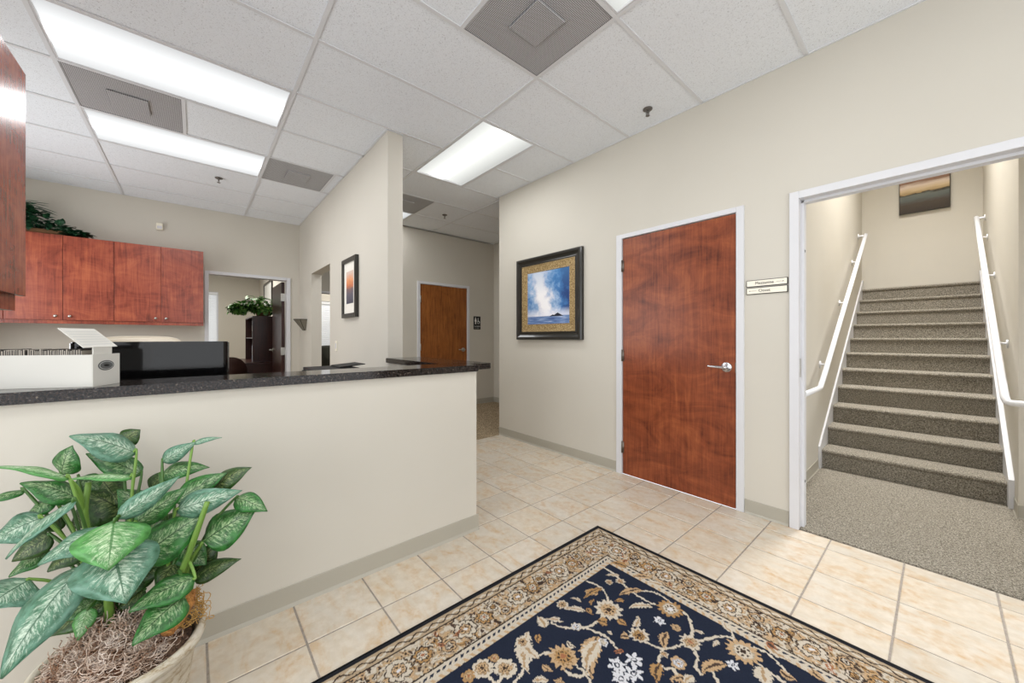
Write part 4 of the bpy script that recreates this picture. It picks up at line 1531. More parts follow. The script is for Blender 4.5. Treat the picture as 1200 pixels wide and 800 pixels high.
# ------------------------------------------------------------------ stairs
RISE, RUN, SY0 = 0.1755, 0.28, 4.515
sx0, sx1 = -0.729, 0.322
stairs = setp(thing('staircase', (-0.2, SY0, 0)), 'straight flight of taupe carpeted stairs rising beyond the open doorway', 'stairs', kind='structure')
step0 = None
for i in range(11):
    y, z = SY0 + RUN * i, RISE * i
    if step0 is None:
        bm = bmesh.new()
        pr = [(0.006, -0.0029), (0.006, RISE - 0.045)]
        for a in range(0, 7):
            an = math.radians(200 - a * 110 / 6)
            pr.append((0.010 + 0.020 * math.cos(an), RISE - 0.020 + 0.020 * math.sin(an)))
        pr += [(RUN + 0.0055, RISE), (RUN + 0.0055, -0.0029)]
        prism(bm, pr, 'x', sx0, sx1)
        step0 = obj('step', bm, 'carpet', local=True)
        o = step0
    else:
        o = step0.copy()
        C.objects.link(o)
    o.parent = stairs
    o.location = Vector((0, y, z + 0.003)) - Vector((-0.2, SY0, 0))
    o.location.x = 0.2
for s, xa, xb in ((-1, -0.7445, -0.7295), (1, 0.3225, 0.3495)):
    bm = bmesh.new()
    yb = 4.435
    sl = RISE / RUN
    pr = [(yb, 0.007), (yb, 0.215), (7.40, 0.215 + sl * (7.40 - yb)), (7.40, 0.215 + sl * (7.40 - yb) - 0.5), (yb + 0.34, 0.007)]
    prism(bm, pr, 'x', xa, xb)
    obj('skirt_board', bm, 'white_paint', stairs)


def handrail(xr, xw, turn, brackets, label):
    zr = lambda y: RISE * (1 + (y - SY0) / RUN) + 0.905
    t = thing('handrail', (xr, 5.5, zr(5.5)), label, 'handrail')
    pts = turn + [(xr, 4.10, zr(4.10) + 0.012), (xr, 4.16, zr(4.16) + 0.004), (xr, 4.3, zr(4.3)), (xr, 5.5, zr(5.5)), (xr, 7.04, zr(7.04))]
    obj('rail', tube(bmesh.new(), pts, 0.0205, 14), 'white_rail', t, True)
    bm = bmesh.new()
    e = Vector((xr, 7.02, zr(7.02) - 0.005))
    tube(bm, [e, (xw, 7.02, zr(7.02) - 0.005)], 0.014, 10)
    s = 1 if xw > xr else -1
    tube(bm, [(xw - s * 0.010, 7.02, zr(7.02) - 0.005), (xw - s * 0.0005, 7.02, zr(7.02) - 0.005)], 0.036, 16)
    obj('end_return', bm, 'white_rail', t, True)
    for y in brackets:
        bm = bmesh.new()
        zz = zr(y)
        tube(bm, smoothpath([(xr, y, zz - 0.016), (xr, y, zz - 0.06), (xr + s * 0.03, y, zz - 0.085), (xw - s * 0.004, y, zz - 0.09)], 4), 0.008, 8)
        tube(bm, [(xw - s * 0.009, y, zz - 0.09), (xw - s * 0.0005, y, zz - 0.09)], 0.032, 16)
        obj('bracket', bm, 'white_rail', t, True)
    return t


zb = RISE * (1 + (4.06 - SY0) / RUN) + 0.915
handrail(-0.668, -0.745, [(-0.668, 3.40, zb), (-0.668, 3.9, zb), (-0.668, 4.02, zb), (-0.668, 4.06, zb + 0.004)], [4.50, 5.53, 6.46], 'white tubular handrail on the left stair wall')
rr = []
for i in range(7):
    a = math.radians(90 * i / 6)
    rr.append((0.285 + 0.06 - 0.06 * math.sin(a), 4.10 - 0.05 - 0.05 + 0.06 - 0.06 * math.cos(a) + 0.04, zb))
turn = [(0.95, 4.155, zb), (0.42, 4.155, zb), (0.36, 4.150, zb), (0.318, 4.135, zb), (0.298, 4.115, zb - 0.004)]
handrail(0.285, 0.350, [(0.95, 4.06, zb), (0.40, 4.06, zb), (0.345, 4.062, zb), (0.310, 4.068, zb), (0.292, 4.080, zb + 0.002)], [4.83, 5.87, 6.7], 'white tubular handrail on the right stair wall, bent round the corner at its foot')

t = thing('horizon_painting', (-0.138, 7.42, 3.16), 'frameless brown and cream horizon painting on the wall above the stairs', 'painting')
obj('canvas', B(-0.366, 0.090, 7.385, 7.4195, 2.93, 3.388, bev=0.002), 'black_frame', t)
uvquad('print', [(-0.360, 7.3842, 2.936), (0.084, 7.3842, 2.936), (0.084, 7.3842, 3.382), (-0.360, 7.3842, 3.382)], 'horizon_print', t)


# ------------------------------------------------------------------ rug: dense grid, its woven pattern held as a colour attribute
def build_rug():
    rx0, rx1, ry0, ry1 = -1.452, 0.95, -1.30, 1.985
    Z = 0.012
    fine = 0.003
    xs = np.concatenate([np.arange(rx0, 0.12, fine), np.arange(0.12, rx1, 0.010), [rx1]])
    ys_ = np.concatenate([np.arange(ry1, 0.28, -fine), np.arange(0.28, ry0, -0.010), [ry0]])
    nx, ny = len(xs), len(ys_)
    X, Y = np.meshgrid(xs, ys_)
    rng = np.random.RandomState(4)
    L = lambda c: np.array(srgb(*c)[:3])
    NAVY, BLACK, CREAM, TAN, GOLD, WHITE, BROWN, GROUND, RUST = map(L, [(31, 37, 52), (32, 33, 38), (188, 178, 162), (176, 148, 114), (160, 126, 84), (198, 198, 202), (58, 46, 40), (160, 142, 118), (148, 98, 70)])
    col = np.zeros((ny, nx, 3))
    col[:] = NAVY
    # distance in from the rug edge
    E = np.minimum.reduce([X - rx0, rx1 - X, Y - ry0, ry1 - Y])
    inb = E < 0.285
    col[inb] = GROUND
    # mottled ground of the border
    mott = rng.rand(ny, nx)

    def blur(a, n):
        for _ in range(n):
            a = (a + np.roll(a, 1, 0) + np.roll(a, -1, 0) + np.roll(a, 1, 1) + np.roll(a, -1, 1)) / 5
        return a
    def wob(n, amp):
        a_ = blur(rng.rand(ny, nx), n)
        return (a_ - a_.mean()) / a_.std() * amp
    WX, WY = wob(2, 0.0017) + wob(6, 0.0013), wob(2, 0.0017) + wob(6, 0.0013)
    mb = blur(mott, 3)
    mb = (mb - mb.mean()) / mb.std()
    mb2 = blur(rng.rand(ny, nx), 10)
    mb2 = (mb2 - mb2.mean()) / mb2.std()
    col[inb & (mb2 > 0.6)] = TAN
    col[inb & (mb2 < -0.7)] = CREAM * 0.95
    col[inb & (mb > 1.25)] = CREAM
    col[inb & (mb < -1.15)] = BROWN * 1.5

    def stamp(cx, cy, R, fn):
        i0, i1 = np.searchsorted(xs, [cx - R, cx + R])
        j0, j1 = np.searchsorted(-ys_, [-(cy + R), -(cy - R)])
        if i1 <= i0 or j1 <= j0:
            return
        dx, dy = X[j0:j1, i0:i1] - cx + WX[j0:j1, i0:i1], Y[j0:j1, i0:i1] - cy + WY[j0:j1, i0:i1]
        sub = col[j0:j1, i0:i1]
        fn(sub, dx, dy, np.hypot(dx, dy), np.arctan2(dy, dx), E[j0:j1, i0:i1])

    def rosette(cx, cy, R, n, fill, mid_, core, outline=None, rot=0.0, clip=None, spiky=False):
        def fn(sub, dx, dy, r, th, e):
            ph = np.abs(((th + rot) * n / (2 * np.pi)) % 1.0 - 0.5) * 2
            rad = R * (0.70 + 0.30 * (ph if spiky else np.sqrt(np.clip(1 - (1 - ph) ** 2, 0, 1))))
            ok = np.ones_like(r, bool) if clip is None else (e > clip[0]) & (e < clip[1])
            if outline is not None:
                sub[(r < rad + 0.0055) & ok] = outline
            sub[(r < rad) & ok] = fill
            sub[(np.abs(r - 0.60 * rad) < 0.0028) & ok] = outline if outline is not None else mid_ * 0.6
            sub[(r < 0.50 * R) & ok] = mid_
            sub[(np.abs(r - 0.33 * R) < 0.07 * R) & (((th * 8 / np.pi) % 2) < 1.0) & ok] = BROWN
            sub[(r < 0.18 * R) & ok] = core
        stamp(cx, cy, R * 1.15 + 0.008, fn)

    def stargroup(cx, cy, R):
        def fn(sub, dx, dy, r, th, e):
            ph = np.abs((th * 6 / (2 * np.pi)) % 1.0 - 0.5) * 2
            rad = R * (0.45 + 0.55 * ph ** 0.8)
            sub[r < rad] = WHITE
            sub[(r < 0.30 * R) & (r > 0.17 * R)] = NAVY
            dots = (np.abs(r - 0.56 * R) < 0.11 * R) & (((th * 6 / (2 * np.pi)) % 1.0) > 0.4) & (((th * 6 / (2 * np.pi)) % 1.0) < 0.6)
            sub[dots] = NAVY
        stamp(cx, cy, R * 1.2, fn)

    def leaf(p, q, W, fill, vein, teeth=7, clip=None):
        p, q = np.array(p), np.array(q)
        d = q - p
        Ln = np.hypot(*d)
        d = d / Ln
        c = (p + q) / 2

        def fn(sub, dx, dy, r, th, e):
            u = (dx * d[0] + dy * d[1]) / Ln + 0.5
            v = (-dx * d[1] + dy * d[0])
            bend = 0.12 * Ln * (u - 0.5) ** 2 * 4
            v = v - bend + 0.06 * Ln
            prof = np.clip(np.sin(np.pi * np.clip(u, 0, 1) ** 0.75), 0, 1)
            saw = 0.66 + 0.34 * ((u * teeth - np.abs(v) / W * 0.6) % 1.0)
            ok = (u > 0) & (u < 1)
            if clip is not None:
                ok &= (e > clip[0]) & (e < clip[1])
            inside = ok & (np.abs(v) < W * prof * saw)
            sub[inside] = fill
            sub[ok & (np.abs(v) < W * prof * 0.20)] = vein
        stamp(c[0], c[1], Ln * 0.65 + W, fn)

    def vine(pts, w, colr):
        pts = [np.array(p) for p in pts]
        P = [2 * pts[0] - pts[1]] + pts + [2 * pts[-1] - pts[-2]]
        out = []
        for i in range(1, len(P) - 2):
            a, b, c, d = P[i - 1:i + 3]
            for tt in np.linspace(0, 1, 26):
                out.append(0.5 * (2 * b + (c - a) * tt + (2 * a - 5 * b + 4 * c - d) * tt ** 2 + (3 * b - a - 3 * c + d) * tt ** 3))

        def fn(sub, dx, dy, r, th, e):
            sub[(r < w) & (e > 0.27)] = colr
        for p in out:
            stamp(p[0], p[1], w * 1.2 + 0.004, fn)

    # border flowers: large rosettes alternate with dark blossoms and leaf sprays
    def border_run(ax, ay, bx, by, seed):
        r_ = np.random.RandomState(seed)
        Ln = math.hypot(bx - ax, by - ay)
        ux, uy = (bx - ax) / Ln, (by - ay) / Ln
        nx_, ny_ = -uy, ux
        s = 0.09
        k_ = 0
        cl = (0.078, 0.226)
        while s < Ln - 0.05:
            cx, cy = ax + ux * s, ay + uy * s
            for _ in range(7):
                o1, o2 = r_.uniform(-0.08, 0.08), r_.uniform(-0.06, 0.06)
                a = r_.uniform(0, 2 * np.pi)
                ln = r_.uniform(0.03, 0.065)
                p = (cx + ux * o1 + nx_ * o2, cy + uy * o1 + ny_ * o2)
                leaf(p, (p[0] + math.cos(a) * ln, p[1] + math.sin(a) * ln), r_.uniform(0.006, 0.012), [BROWN, CREAM, GOLD, RUST, TAN][r_.randint(5)], [CREAM, BROWN, BROWN, CREAM, BROWN][r_.randint(5)], 3, cl)
            if k_ % 3 == 0:
                rosette(cx, cy, 0.047, 8, CREAM, TAN, WHITE, BROWN, 0.2, cl)
            elif k_ % 3 == 1:
                o2 = 0.028
                rosette(cx + nx_ * o2, cy + ny_ * o2, 0.027, 6, TAN, CREAM, BROWN, BROWN, 0.4, cl)
                rosette(cx - nx_ * o2 + ux * 0.03, cy - ny_ * o2 + uy * 0.03, 0.025, 7, CREAM, GOLD, BROWN, BROWN, 0.0, cl)
            else:
                rosette(cx, cy, 0.038, 9, GOLD, CREAM, RUST, BROWN, 0.0, cl, True)
            s += 0.098
            k_ += 1
    bo = 0.152
    border_run(rx0 + bo, ry1 - bo, rx0 + bo, ry0 + bo, 1)
    border_run(rx0 + bo, ry1 - bo, rx1 - bo, ry1 - bo, 2)
    border_run(rx1 - bo, ry1 - bo, rx1 - bo, ry0 + bo, 3)
    border_run(rx0 + bo, ry0 + bo, rx1 - bo, ry0 + bo, 5)
    # guard stripes
    E0 = E
    E = E + wob(2, 0.0008)
    along = np.where(np.abs(E0 - np.minimum(X - rx0, rx1 - X)) < 1e-9, Y, X)
    g1 = (E > 0.022) & (E < 0.072)
    col[g1] = GROUND * 1.02
    wv = 0.047 + 0.010 * np.sin(along * 2 * np.pi / 0.075)
    col[g1 & (np.abs(E - wv) < 0.006)] = CREAM
    col[g1 & (np.abs(E - (0.094 - wv)) < 0.0035)] = BROWN
    col[(E > 0.070) & (E < 0.077)] = BROWN * 0.8
    g2 = (E > 0.228) & (E < 0.285)
    col[g2] = CREAM * 0.97
    col[(E > 0.228) & (E < 0.235)] = BROWN * 0.7
    tw = ((along + E * 0.8) % 0.026) / 0.026
    col[g2 & (E > 0.247) & (E < 0.258) & (tw > 0.45)] = NAVY * 1.3
    col[g2 & (E > 0.268) & (E < 0.285) & ((((along - E * 0.5) % 0.034) / 0.034) > 0.62)] = TAN

    # field: floral sprays, placed in rug metres from the corner of the field nearest the door
    def W(px, py):
        d = ray(px, py)
        t_ = (Z - CAM_H) / d.z
        return (d.x * t_, d.y * t_)
    V = [[(708, 665), (721, 673), (731, 685), (743, 695), (764, 707), (767, 707)], [(752, 692), (767, 694), (780, 701), (790, 708)], [(688, 681), (703, 687), (711, 698), (713, 712)],
         [(646, 729), (660, 735), (685, 735), (699, 729), (713, 716)], [(685, 735), (709, 745), (720, 756), (727, 765)], [(748, 744), (757, 752), (773, 759), (784, 760), (799, 755), (809, 751)],
         [(775, 762), (772, 776), (780, 783), (789, 783), (792, 788), (804, 797)], [(801, 717), (808, 725), (811, 740), (809, 750)], [(809, 751), (820, 751), (840, 746), (857, 747), (870, 762)],
         [(870, 755), (887, 760), (903, 768), (923, 788)], [(871, 764), (891, 779), (919, 799)], [(848, 722), (852, 727), (859, 746)], [(617, 764), (631, 767), (641, 765), (660, 768)],
         [(625, 768), (619, 777), (603, 800)], [(565, 783), (573, 792), (580, 800)], [(662, 772), (676, 780), (690, 795), (692, 806)], [(690, 790), (672, 792), (662, 785)], [(812, 758), (817, 770), (816, 782), (822, 790)],
         [(834, 785), (845, 806)], [(578, 771), (590, 782), (584, 800)]]
    for v_ in V:
        vine([W(*p) for p in v_], 0.0052, CREAM * 1.02)
    Ls = [((700, 695), (684, 692), .022, TAN), ((705, 688), (683, 700), .02, GOLD), ((752, 690), (724, 697), .022, TAN), ((726, 674), (710, 673), .016, CREAM), ((735, 664), (716, 658), .03, GOLD),
          ((762, 676), (741, 675), .022, TAN), ((778, 686), (756, 681), .022, CREAM), ((764, 709), (736, 711), .022, CREAM), ((686, 715), (660, 712), .02, CREAM), ((719, 742), (711, 740), .012, CREAM),
          ((698, 744), (690, 794), .045, TAN), ((701, 748), (684, 790), .035, CREAM), ((780, 740), (778, 761), .022, TAN), ((772, 776), (769, 800), .025, GOLD), ((849, 776), (820, 788), .028, TAN),
          ((893, 780), (900, 806), .035, CREAM), ((914, 786), (934, 798), .02, TAN), ((950, 783), (968, 800), .022, TAN), ((896, 754), (928, 776), .022, CREAM), ((899, 752), (912, 762), .022, RUST),
          ((731, 762), (719, 764), .014, RUST), ((616, 740), (616, 790), .036, CREAM), ((612, 752), (631, 772), .03, CREAM), ((659, 728), (640, 724), .016, CREAM), ((640, 735), (630, 722), .03, CREAM), ((712, 730), (700, 726), .03, GOLD),
          ((744, 735), (748, 722), .016, CREAM), ((738, 745), (726, 746), .02, TAN), ((848, 729), (858, 742), .016, CREAM), ((842, 750), (836, 758), .012, CREAM), ((809, 796), (785, 796), .02, TAN), ((813, 792), (800, 800), .02, CREAM),
          ((642, 797), (624, 797), .018, CREAM), ((826, 742), (812, 738), .012, CREAM), ((682, 704), (668, 700), .012, CREAM)]
    for p, q, w_, f in Ls:
        leaf(W(*p), W(*q), w_, f, BROWN * 1.5 if f is not CREAM else TAN * 0.8)
    Fs = [((713, 714), .066, 11, CREAM, TAN, BROWN, True), ((785, 713), .058, 13, GOLD, CREAM, WHITE, True), ((660, 769), .060, 12, TAN, GOLD, RUST, True), ((871, 763), .064, 14, TAN, CREAM, BROWN, True), ((749, 744), .044, 10, CREAM, GOLD, BROWN, True),
          ((795, 777), .030, 7, TAN, WHITE, GOLD, False), ((592, 783), .044, 8, CREAM, TAN, BROWN, False), ((565, 783), .042, 8, CREAM, TAN, BROWN, False), ((579, 771), .020, 6, GOLD, TAN, RUST, False), ((549, 792), .026, 6, GOLD, TAN, RUST, False),
          ((659, 708), .030, 8, CREAM, TAN, BROWN, True), ((809, 752), .042, 9, CREAM, TAN, RUST, True), ((675, 734), .026, 7, CREAM, WHITE, TAN, True), ((707, 752), .022, 6, WHITE, CREAM, TAN, True), ((727, 681), .026, 7, CREAM, TAN, RUST, True),
          ((613, 752), .030, 8, CREAM, TAN, BROWN, True), ((778, 766), .018, 6, CREAM, TAN, RUST, True)]
    for (p, R, n_, f, m_, c_, sp) in Fs:
        cx, cy = W(*p)
        rosette(cx, cy, R, n_, f, m_, c_, None, 0.3, (0.262, 9), sp)
    Ss = [(723, 779), (743, 773), (743, 789), (728, 795), (773, 727), (859, 779)]
    for i, p in enumerate(Ss):
        cx, cy = W(*p)
        stargroup(cx, cy, 0.036 if i < 4 else 0.026)
    # the rest of the field, mostly outside the picture
    taken = [W(*p) for p, *_ in Fs] + [W(*p) for p in Ss] + [W((p[0] + q[0]) / 2, (p[1] + q[1]) / 2) for p, q, *_ in Ls]
    taken += [W(*p) for v_ in V for p in v_]
    r_ = np.random.RandomState(8)
    for _ in range(2500):
        cx, cy = r_.uniform(rx0 + 0.33, rx1 - 0.33), r_.uniform(ry0 + 0.33, ry1 - 0.33)
        gap = min(math.hypot(cx - a, cy - b) for a, b in taken)
        if gap < 0.056:
            continue
        taken.append((cx, cy))
        kx = r_.randint(5)
        if gap < 0.085:          # small fillers between the sprays
            a = r_.uniform(0, 2 * np.pi)
            if kx == 0:
                rosette(cx, cy, 0.021, 7, [CREAM, TAN][r_.randint(2)], TAN, BROWN, None, 0, (0.29, 9), True)
            else:
                leaf((cx - 0.024 * math.cos(a), cy - 0.024 * math.sin(a)), (cx + 0.024 * math.cos(a), cy + 0.024 * math.sin(a)), r_.uniform(0.010, 0.017), [CREAM, TAN, GOLD][r_.randint(3)], BROWN * 1.5, 5, (0.29, 9))
        elif kx == 0:
            rosette(cx, cy, r_.uniform(0.04, 0.06), r_.randint(8, 13), [CREAM, TAN, GOLD][r_.randint(3)], [TAN, CREAM][r_.randint(2)], BROWN, None, 0, None, True)
        elif kx == 1:
            stargroup(cx, cy, 0.03)
        else:
            a = r_.uniform(0, 2 * np.pi)
            leaf((cx - 0.035 * math.cos(a), cy - 0.035 * math.sin(a)), (cx + 0.035 * math.cos(a), cy + 0.035 * math.sin(a)), r_.uniform(0.012, 0.022), [CREAM, TAN, GOLD][r_.randint(3)], BROWN * 1.5)
            vine([(cx - 0.06 * math.cos(a + 1), cy - 0.06 * math.sin(a + 1)), (cx, cy), (cx + 0.05 * math.cos(a - 1), cy + 0.05 * math.sin(a - 1))], 0.005, CREAM)
    E = E0
    col[E < 0.022] = BLACK
    # weave grain
    col *= (1 + 0.10 * (rng.rand(ny, nx, 1) - 0.5) * 2)
    verts = np.empty((ny * nx, 3), np.float32)
    verts[:, 0], verts[:, 1] = X.ravel(), Y.ravel()
    pile = Z + 0.0010 * (rng.rand(ny * nx) - 0.5)
    verts[:, 2] = np.where(E.ravel() < 0.004, 0.006, pile)
    idx = np.arange(ny * nx).reshape(ny, nx)
    quads = np.stack([idx[:-1, :-1], idx[1:, :-1], idx[1:, 1:], idx[:-1, 1:]], -1).reshape(-1, 4)
    me = bpy.data.meshes.new('rug')
    me.vertices.add(len(verts))
    me.vertices.foreach_set('co', verts.ravel())
    nq = len(quads)
    me.loops.add(nq * 4)
    me.loops.foreach_set('vertex_index', quads.ravel().astype(np.int32))
    me.polygons.add(nq)
    me.polygons.foreach_set('loop_start', np.arange(0, nq * 4, 4, dtype=np.int32))
    me.polygons.foreach_set('loop_total', np.full(nq, 4, np.int32))
    me.update()
    me.validate()
    at_ = me.color_attributes.new('weave', 'FLOAT_COLOR', 'POINT')
    rgba = np.ones((ny * nx, 4), np.float32)
    rgba[:, :3] = np.clip(col.reshape(-1, 3), 0, 1)
    at_.data.foreach_set('color', rgba.ravel())
    m_ = mat('woven_pile', (0.3, 0.25, 0.2, 1), 0.92, spec=0.1)
    k_ = N(m_)
    an = k_.n('ShaderNodeAttribute')
    an.attribute_name = 'weave'
    k_.color(an.outputs['Color'])
    me.materials.append(m_)
    o = bpy.data.objects.new('pile', me)
    C.objects.link(o)
    t_ = thing('area_rug', ((rx0 + rx1) / 2, (ry0 + ry1) / 2, 0.001), 'navy floral area rug with a tan border on the tile floor', 'rug')
    o.parent = t_
    o.location = -t_.location
    bm_ = bmesh.new()
    for a in ((rx0 - 0.003, rx0, ry0 - 0.003, ry1 + 0.003), (rx1, rx1 + 0.003, ry0 - 0.003, ry1 + 0.003), (rx0, rx1, ry1, ry1 + 0.003), (rx0, rx1, ry0 - 0.003, ry0)):
        box(bm_, *a, 0.0012, 0.0115)
    obj('binding', bm_, 'sign_black', t_)


build_rug()

# ------------------------------------------------------------------ potted plant by the counter
PX, PY = -1.605, -0.165
plant = thing('potted_plant', (PX, PY, 0.001), 'large variegated green plant in a distressed white pot before the counter half wall', 'plant')
bm = lathe(bmesh.new(), [(0.0, 0.0), (0.125, 0.0), (0.132, 0.012), (0.150, 0.12), (0.168, 0.255), (0.172, 0.262), (0.186, 0.268), (0.192, 0.282), (0.190, 0.298), (0.180, 0.303), (0.170, 0.298), (0.163, 0.27), (0.150, 0.20), (0.0, 0.20)], PX, PY, 48, 0.001)
obj('pot', bm, 'distressed_pot', plant, True)
bm = lathe(bmesh.new(), [(0.10, 0.205), (0.118, 0.318), (0.126, 0.322), (0.130, 0.316), (0.122, 0.305), (0.110, 0.205)], PX + 0.005, PY - 0.015, 32, 0.001)
obj('inner_pot', bm, 'inner_pot', plant, True)
bm = bmesh.new()
seg, rings = 28, 9
grid = []
rn = random.Random(2)
for i in range(rings + 1):
    r = 0.158 * i / rings
    row = []
    for j in range(seg if i else 1):
        a = 2 * math.pi * j / seg
        h = 0.275 + 0.095 * (1 - (i / rings) ** 2) + rn.uniform(-0.008, 0.008)
        row.append(bm.verts.new((PX + r * math.cos(a), PY + r * math.sin(a), h)))
    grid.append(row)
for i in range(rings):
    for j in range(seg):
        a, b = grid[i], grid[i + 1]
        if i == 0:
            bm.faces.new((a[0], b[j], b[(j + 1) % seg]))
        else:
            bm.faces.new((a[j], b[j], b[(j + 1) % seg], a[(j + 1) % seg]))
obj('moss_bed', bm, 'moss_bed', plant, True)


def strands(n, cx, cy, rad, z0, dome, length, r, seed, arc=(0, 6.283)):
    rn = random.Random(seed)
    bm = bmesh.new()
    for _ in range(n):
        rr_ = rad * math.sqrt(rn.random())
        a = rn.uniform(*arc)
        p = Vector((cx + rr_ * math.cos(a), cy + rr_ * math.sin(a), z0 + dome * (1 - (rr_ / rad) ** 2)))
        h = rn.uniform(0, 6.28)
        pts = []
        turn_ = rn.choice((-1, 1)) * rn.uniform(0.5, 1.3)
        el = rn.uniform(-0.3, 0.7)
        for s in range(11):
            pts.append(p.copy())
            h += turn_ + rn.uniform(-0.5, 0.5)
            el += rn.uniform(-0.6, 0.45)
            p += Vector((math.cos(h) * math.cos(el), math.sin(h) * math.cos(el), math.sin(el) * 0.7)) * (length / 9)
            fl_ = z0 + dome * (1 - min(1, (math.hypot(p.x - cx, p.y - cy) / rad)) ** 2)
            p.z = max(p.z, fl_ - 0.004)
        tube(bm, pts, r, 4, False)
    return bm


o = obj('moss', strands(2300, PX + 0.02, PY - 0.015, 0.135, 0.290, 0.095, 0.085, 0.0011, 21), 'moss_strand', plant)
o['kind'] = 'stuff'
o = obj('straw', strands(260, PX - 0.03, PY + 0.115, 0.075, 0.29, 0.11, 0.09, 0.0013, 22), 'gold_straw', plant)
o['kind'] = 'stuff'
bm = bmesh.new()
tube(bm, [at(196, 742, 1.10), at(205, 722, 1.14), at(216, 705, 1.19), at(222, 690, 1.21)], [0.016, 0.030, 0.030, 0.018], 12)
obj('husk', bm, 'husk', plant, True)


def big_leaf(base, tip, hw_, material, roll=0.0, droop=0.12, cup=0.32, shape=0.68, stalk=None):
    """one leaf: base and tip points, half width, roll about its axis, droop of the tip and cupped cross section"""
    base, tip = Vector(base), Vector(tip)
    ax = tip - base
    L = ax.length
    ax.normalize()
    toward = (Vector((0, 0, CAM_H)) - (base + tip) / 2).normalized()
    nref = (toward * 0.75 + Vector((0, 0, 1)) * 0.65).normalized()
    side = ax.cross(nref).normalized()
    nn = side.cross(ax).normalized()
    rot = Matrix.Rotation(roll, 3, ax)
    side, nn = rot @ side, rot @ nn
    nl, nc = 12, 6
    bm = bmesh.new()
    uvl = bm.loops.layers.uv.new('UVMap')
    grid, uvs = [], {}
    for i in range(nl + 1):
        t_ = i / nl
        w_ = hw_ * (math.sin(math.pi * min(1, t_ ** shape)) ** 0.8 * (1 - 0.30 * t_ ** 3) if 0 < t_ < 1 else 0.0)
        w_ = max(w_, 0.0012)
        c = base + ax * (L * t_) + nn * (4 * droop * L * t_ * (1 - t_))
        row = []
        for j in range(nc + 1):
            u = -1 + 2 * j / nc
            wav = 0.05 * hw_ * math.sin(t_ * 13 + u * 2.0) * abs(u)
            p = c + side * (w_ * u) + nn * (cup * w_ * (abs(u) ** 1.3) * -1.0 + wav + 0.10 * w_ * (1 - abs(u)) * -0.6)
            v_ = bm.verts.new(p)
            uvs[v_] = ((u + 1) / 2, t_)
            row.append(v_)
        grid.append(row)
    for i in range(nl):
        for j in range(nc):
            f = bm.faces.new((grid[i][j], grid[i][j + 1], grid[i + 1][j + 1], grid[i + 1][j]))
            for lp in f.loops:
                lp[uvl].uv = uvs[lp.vert]
    o = obj('leaf', bm, material, plant, True)
    sd = o.modifiers.new('thick', 'SOLIDIFY')
    sd.thickness = 0.0016
    return o


G_, B_, D_, P_ = 'leaf_green', 'leaf_blue', 'leaf_dark', 'leaf_pale'
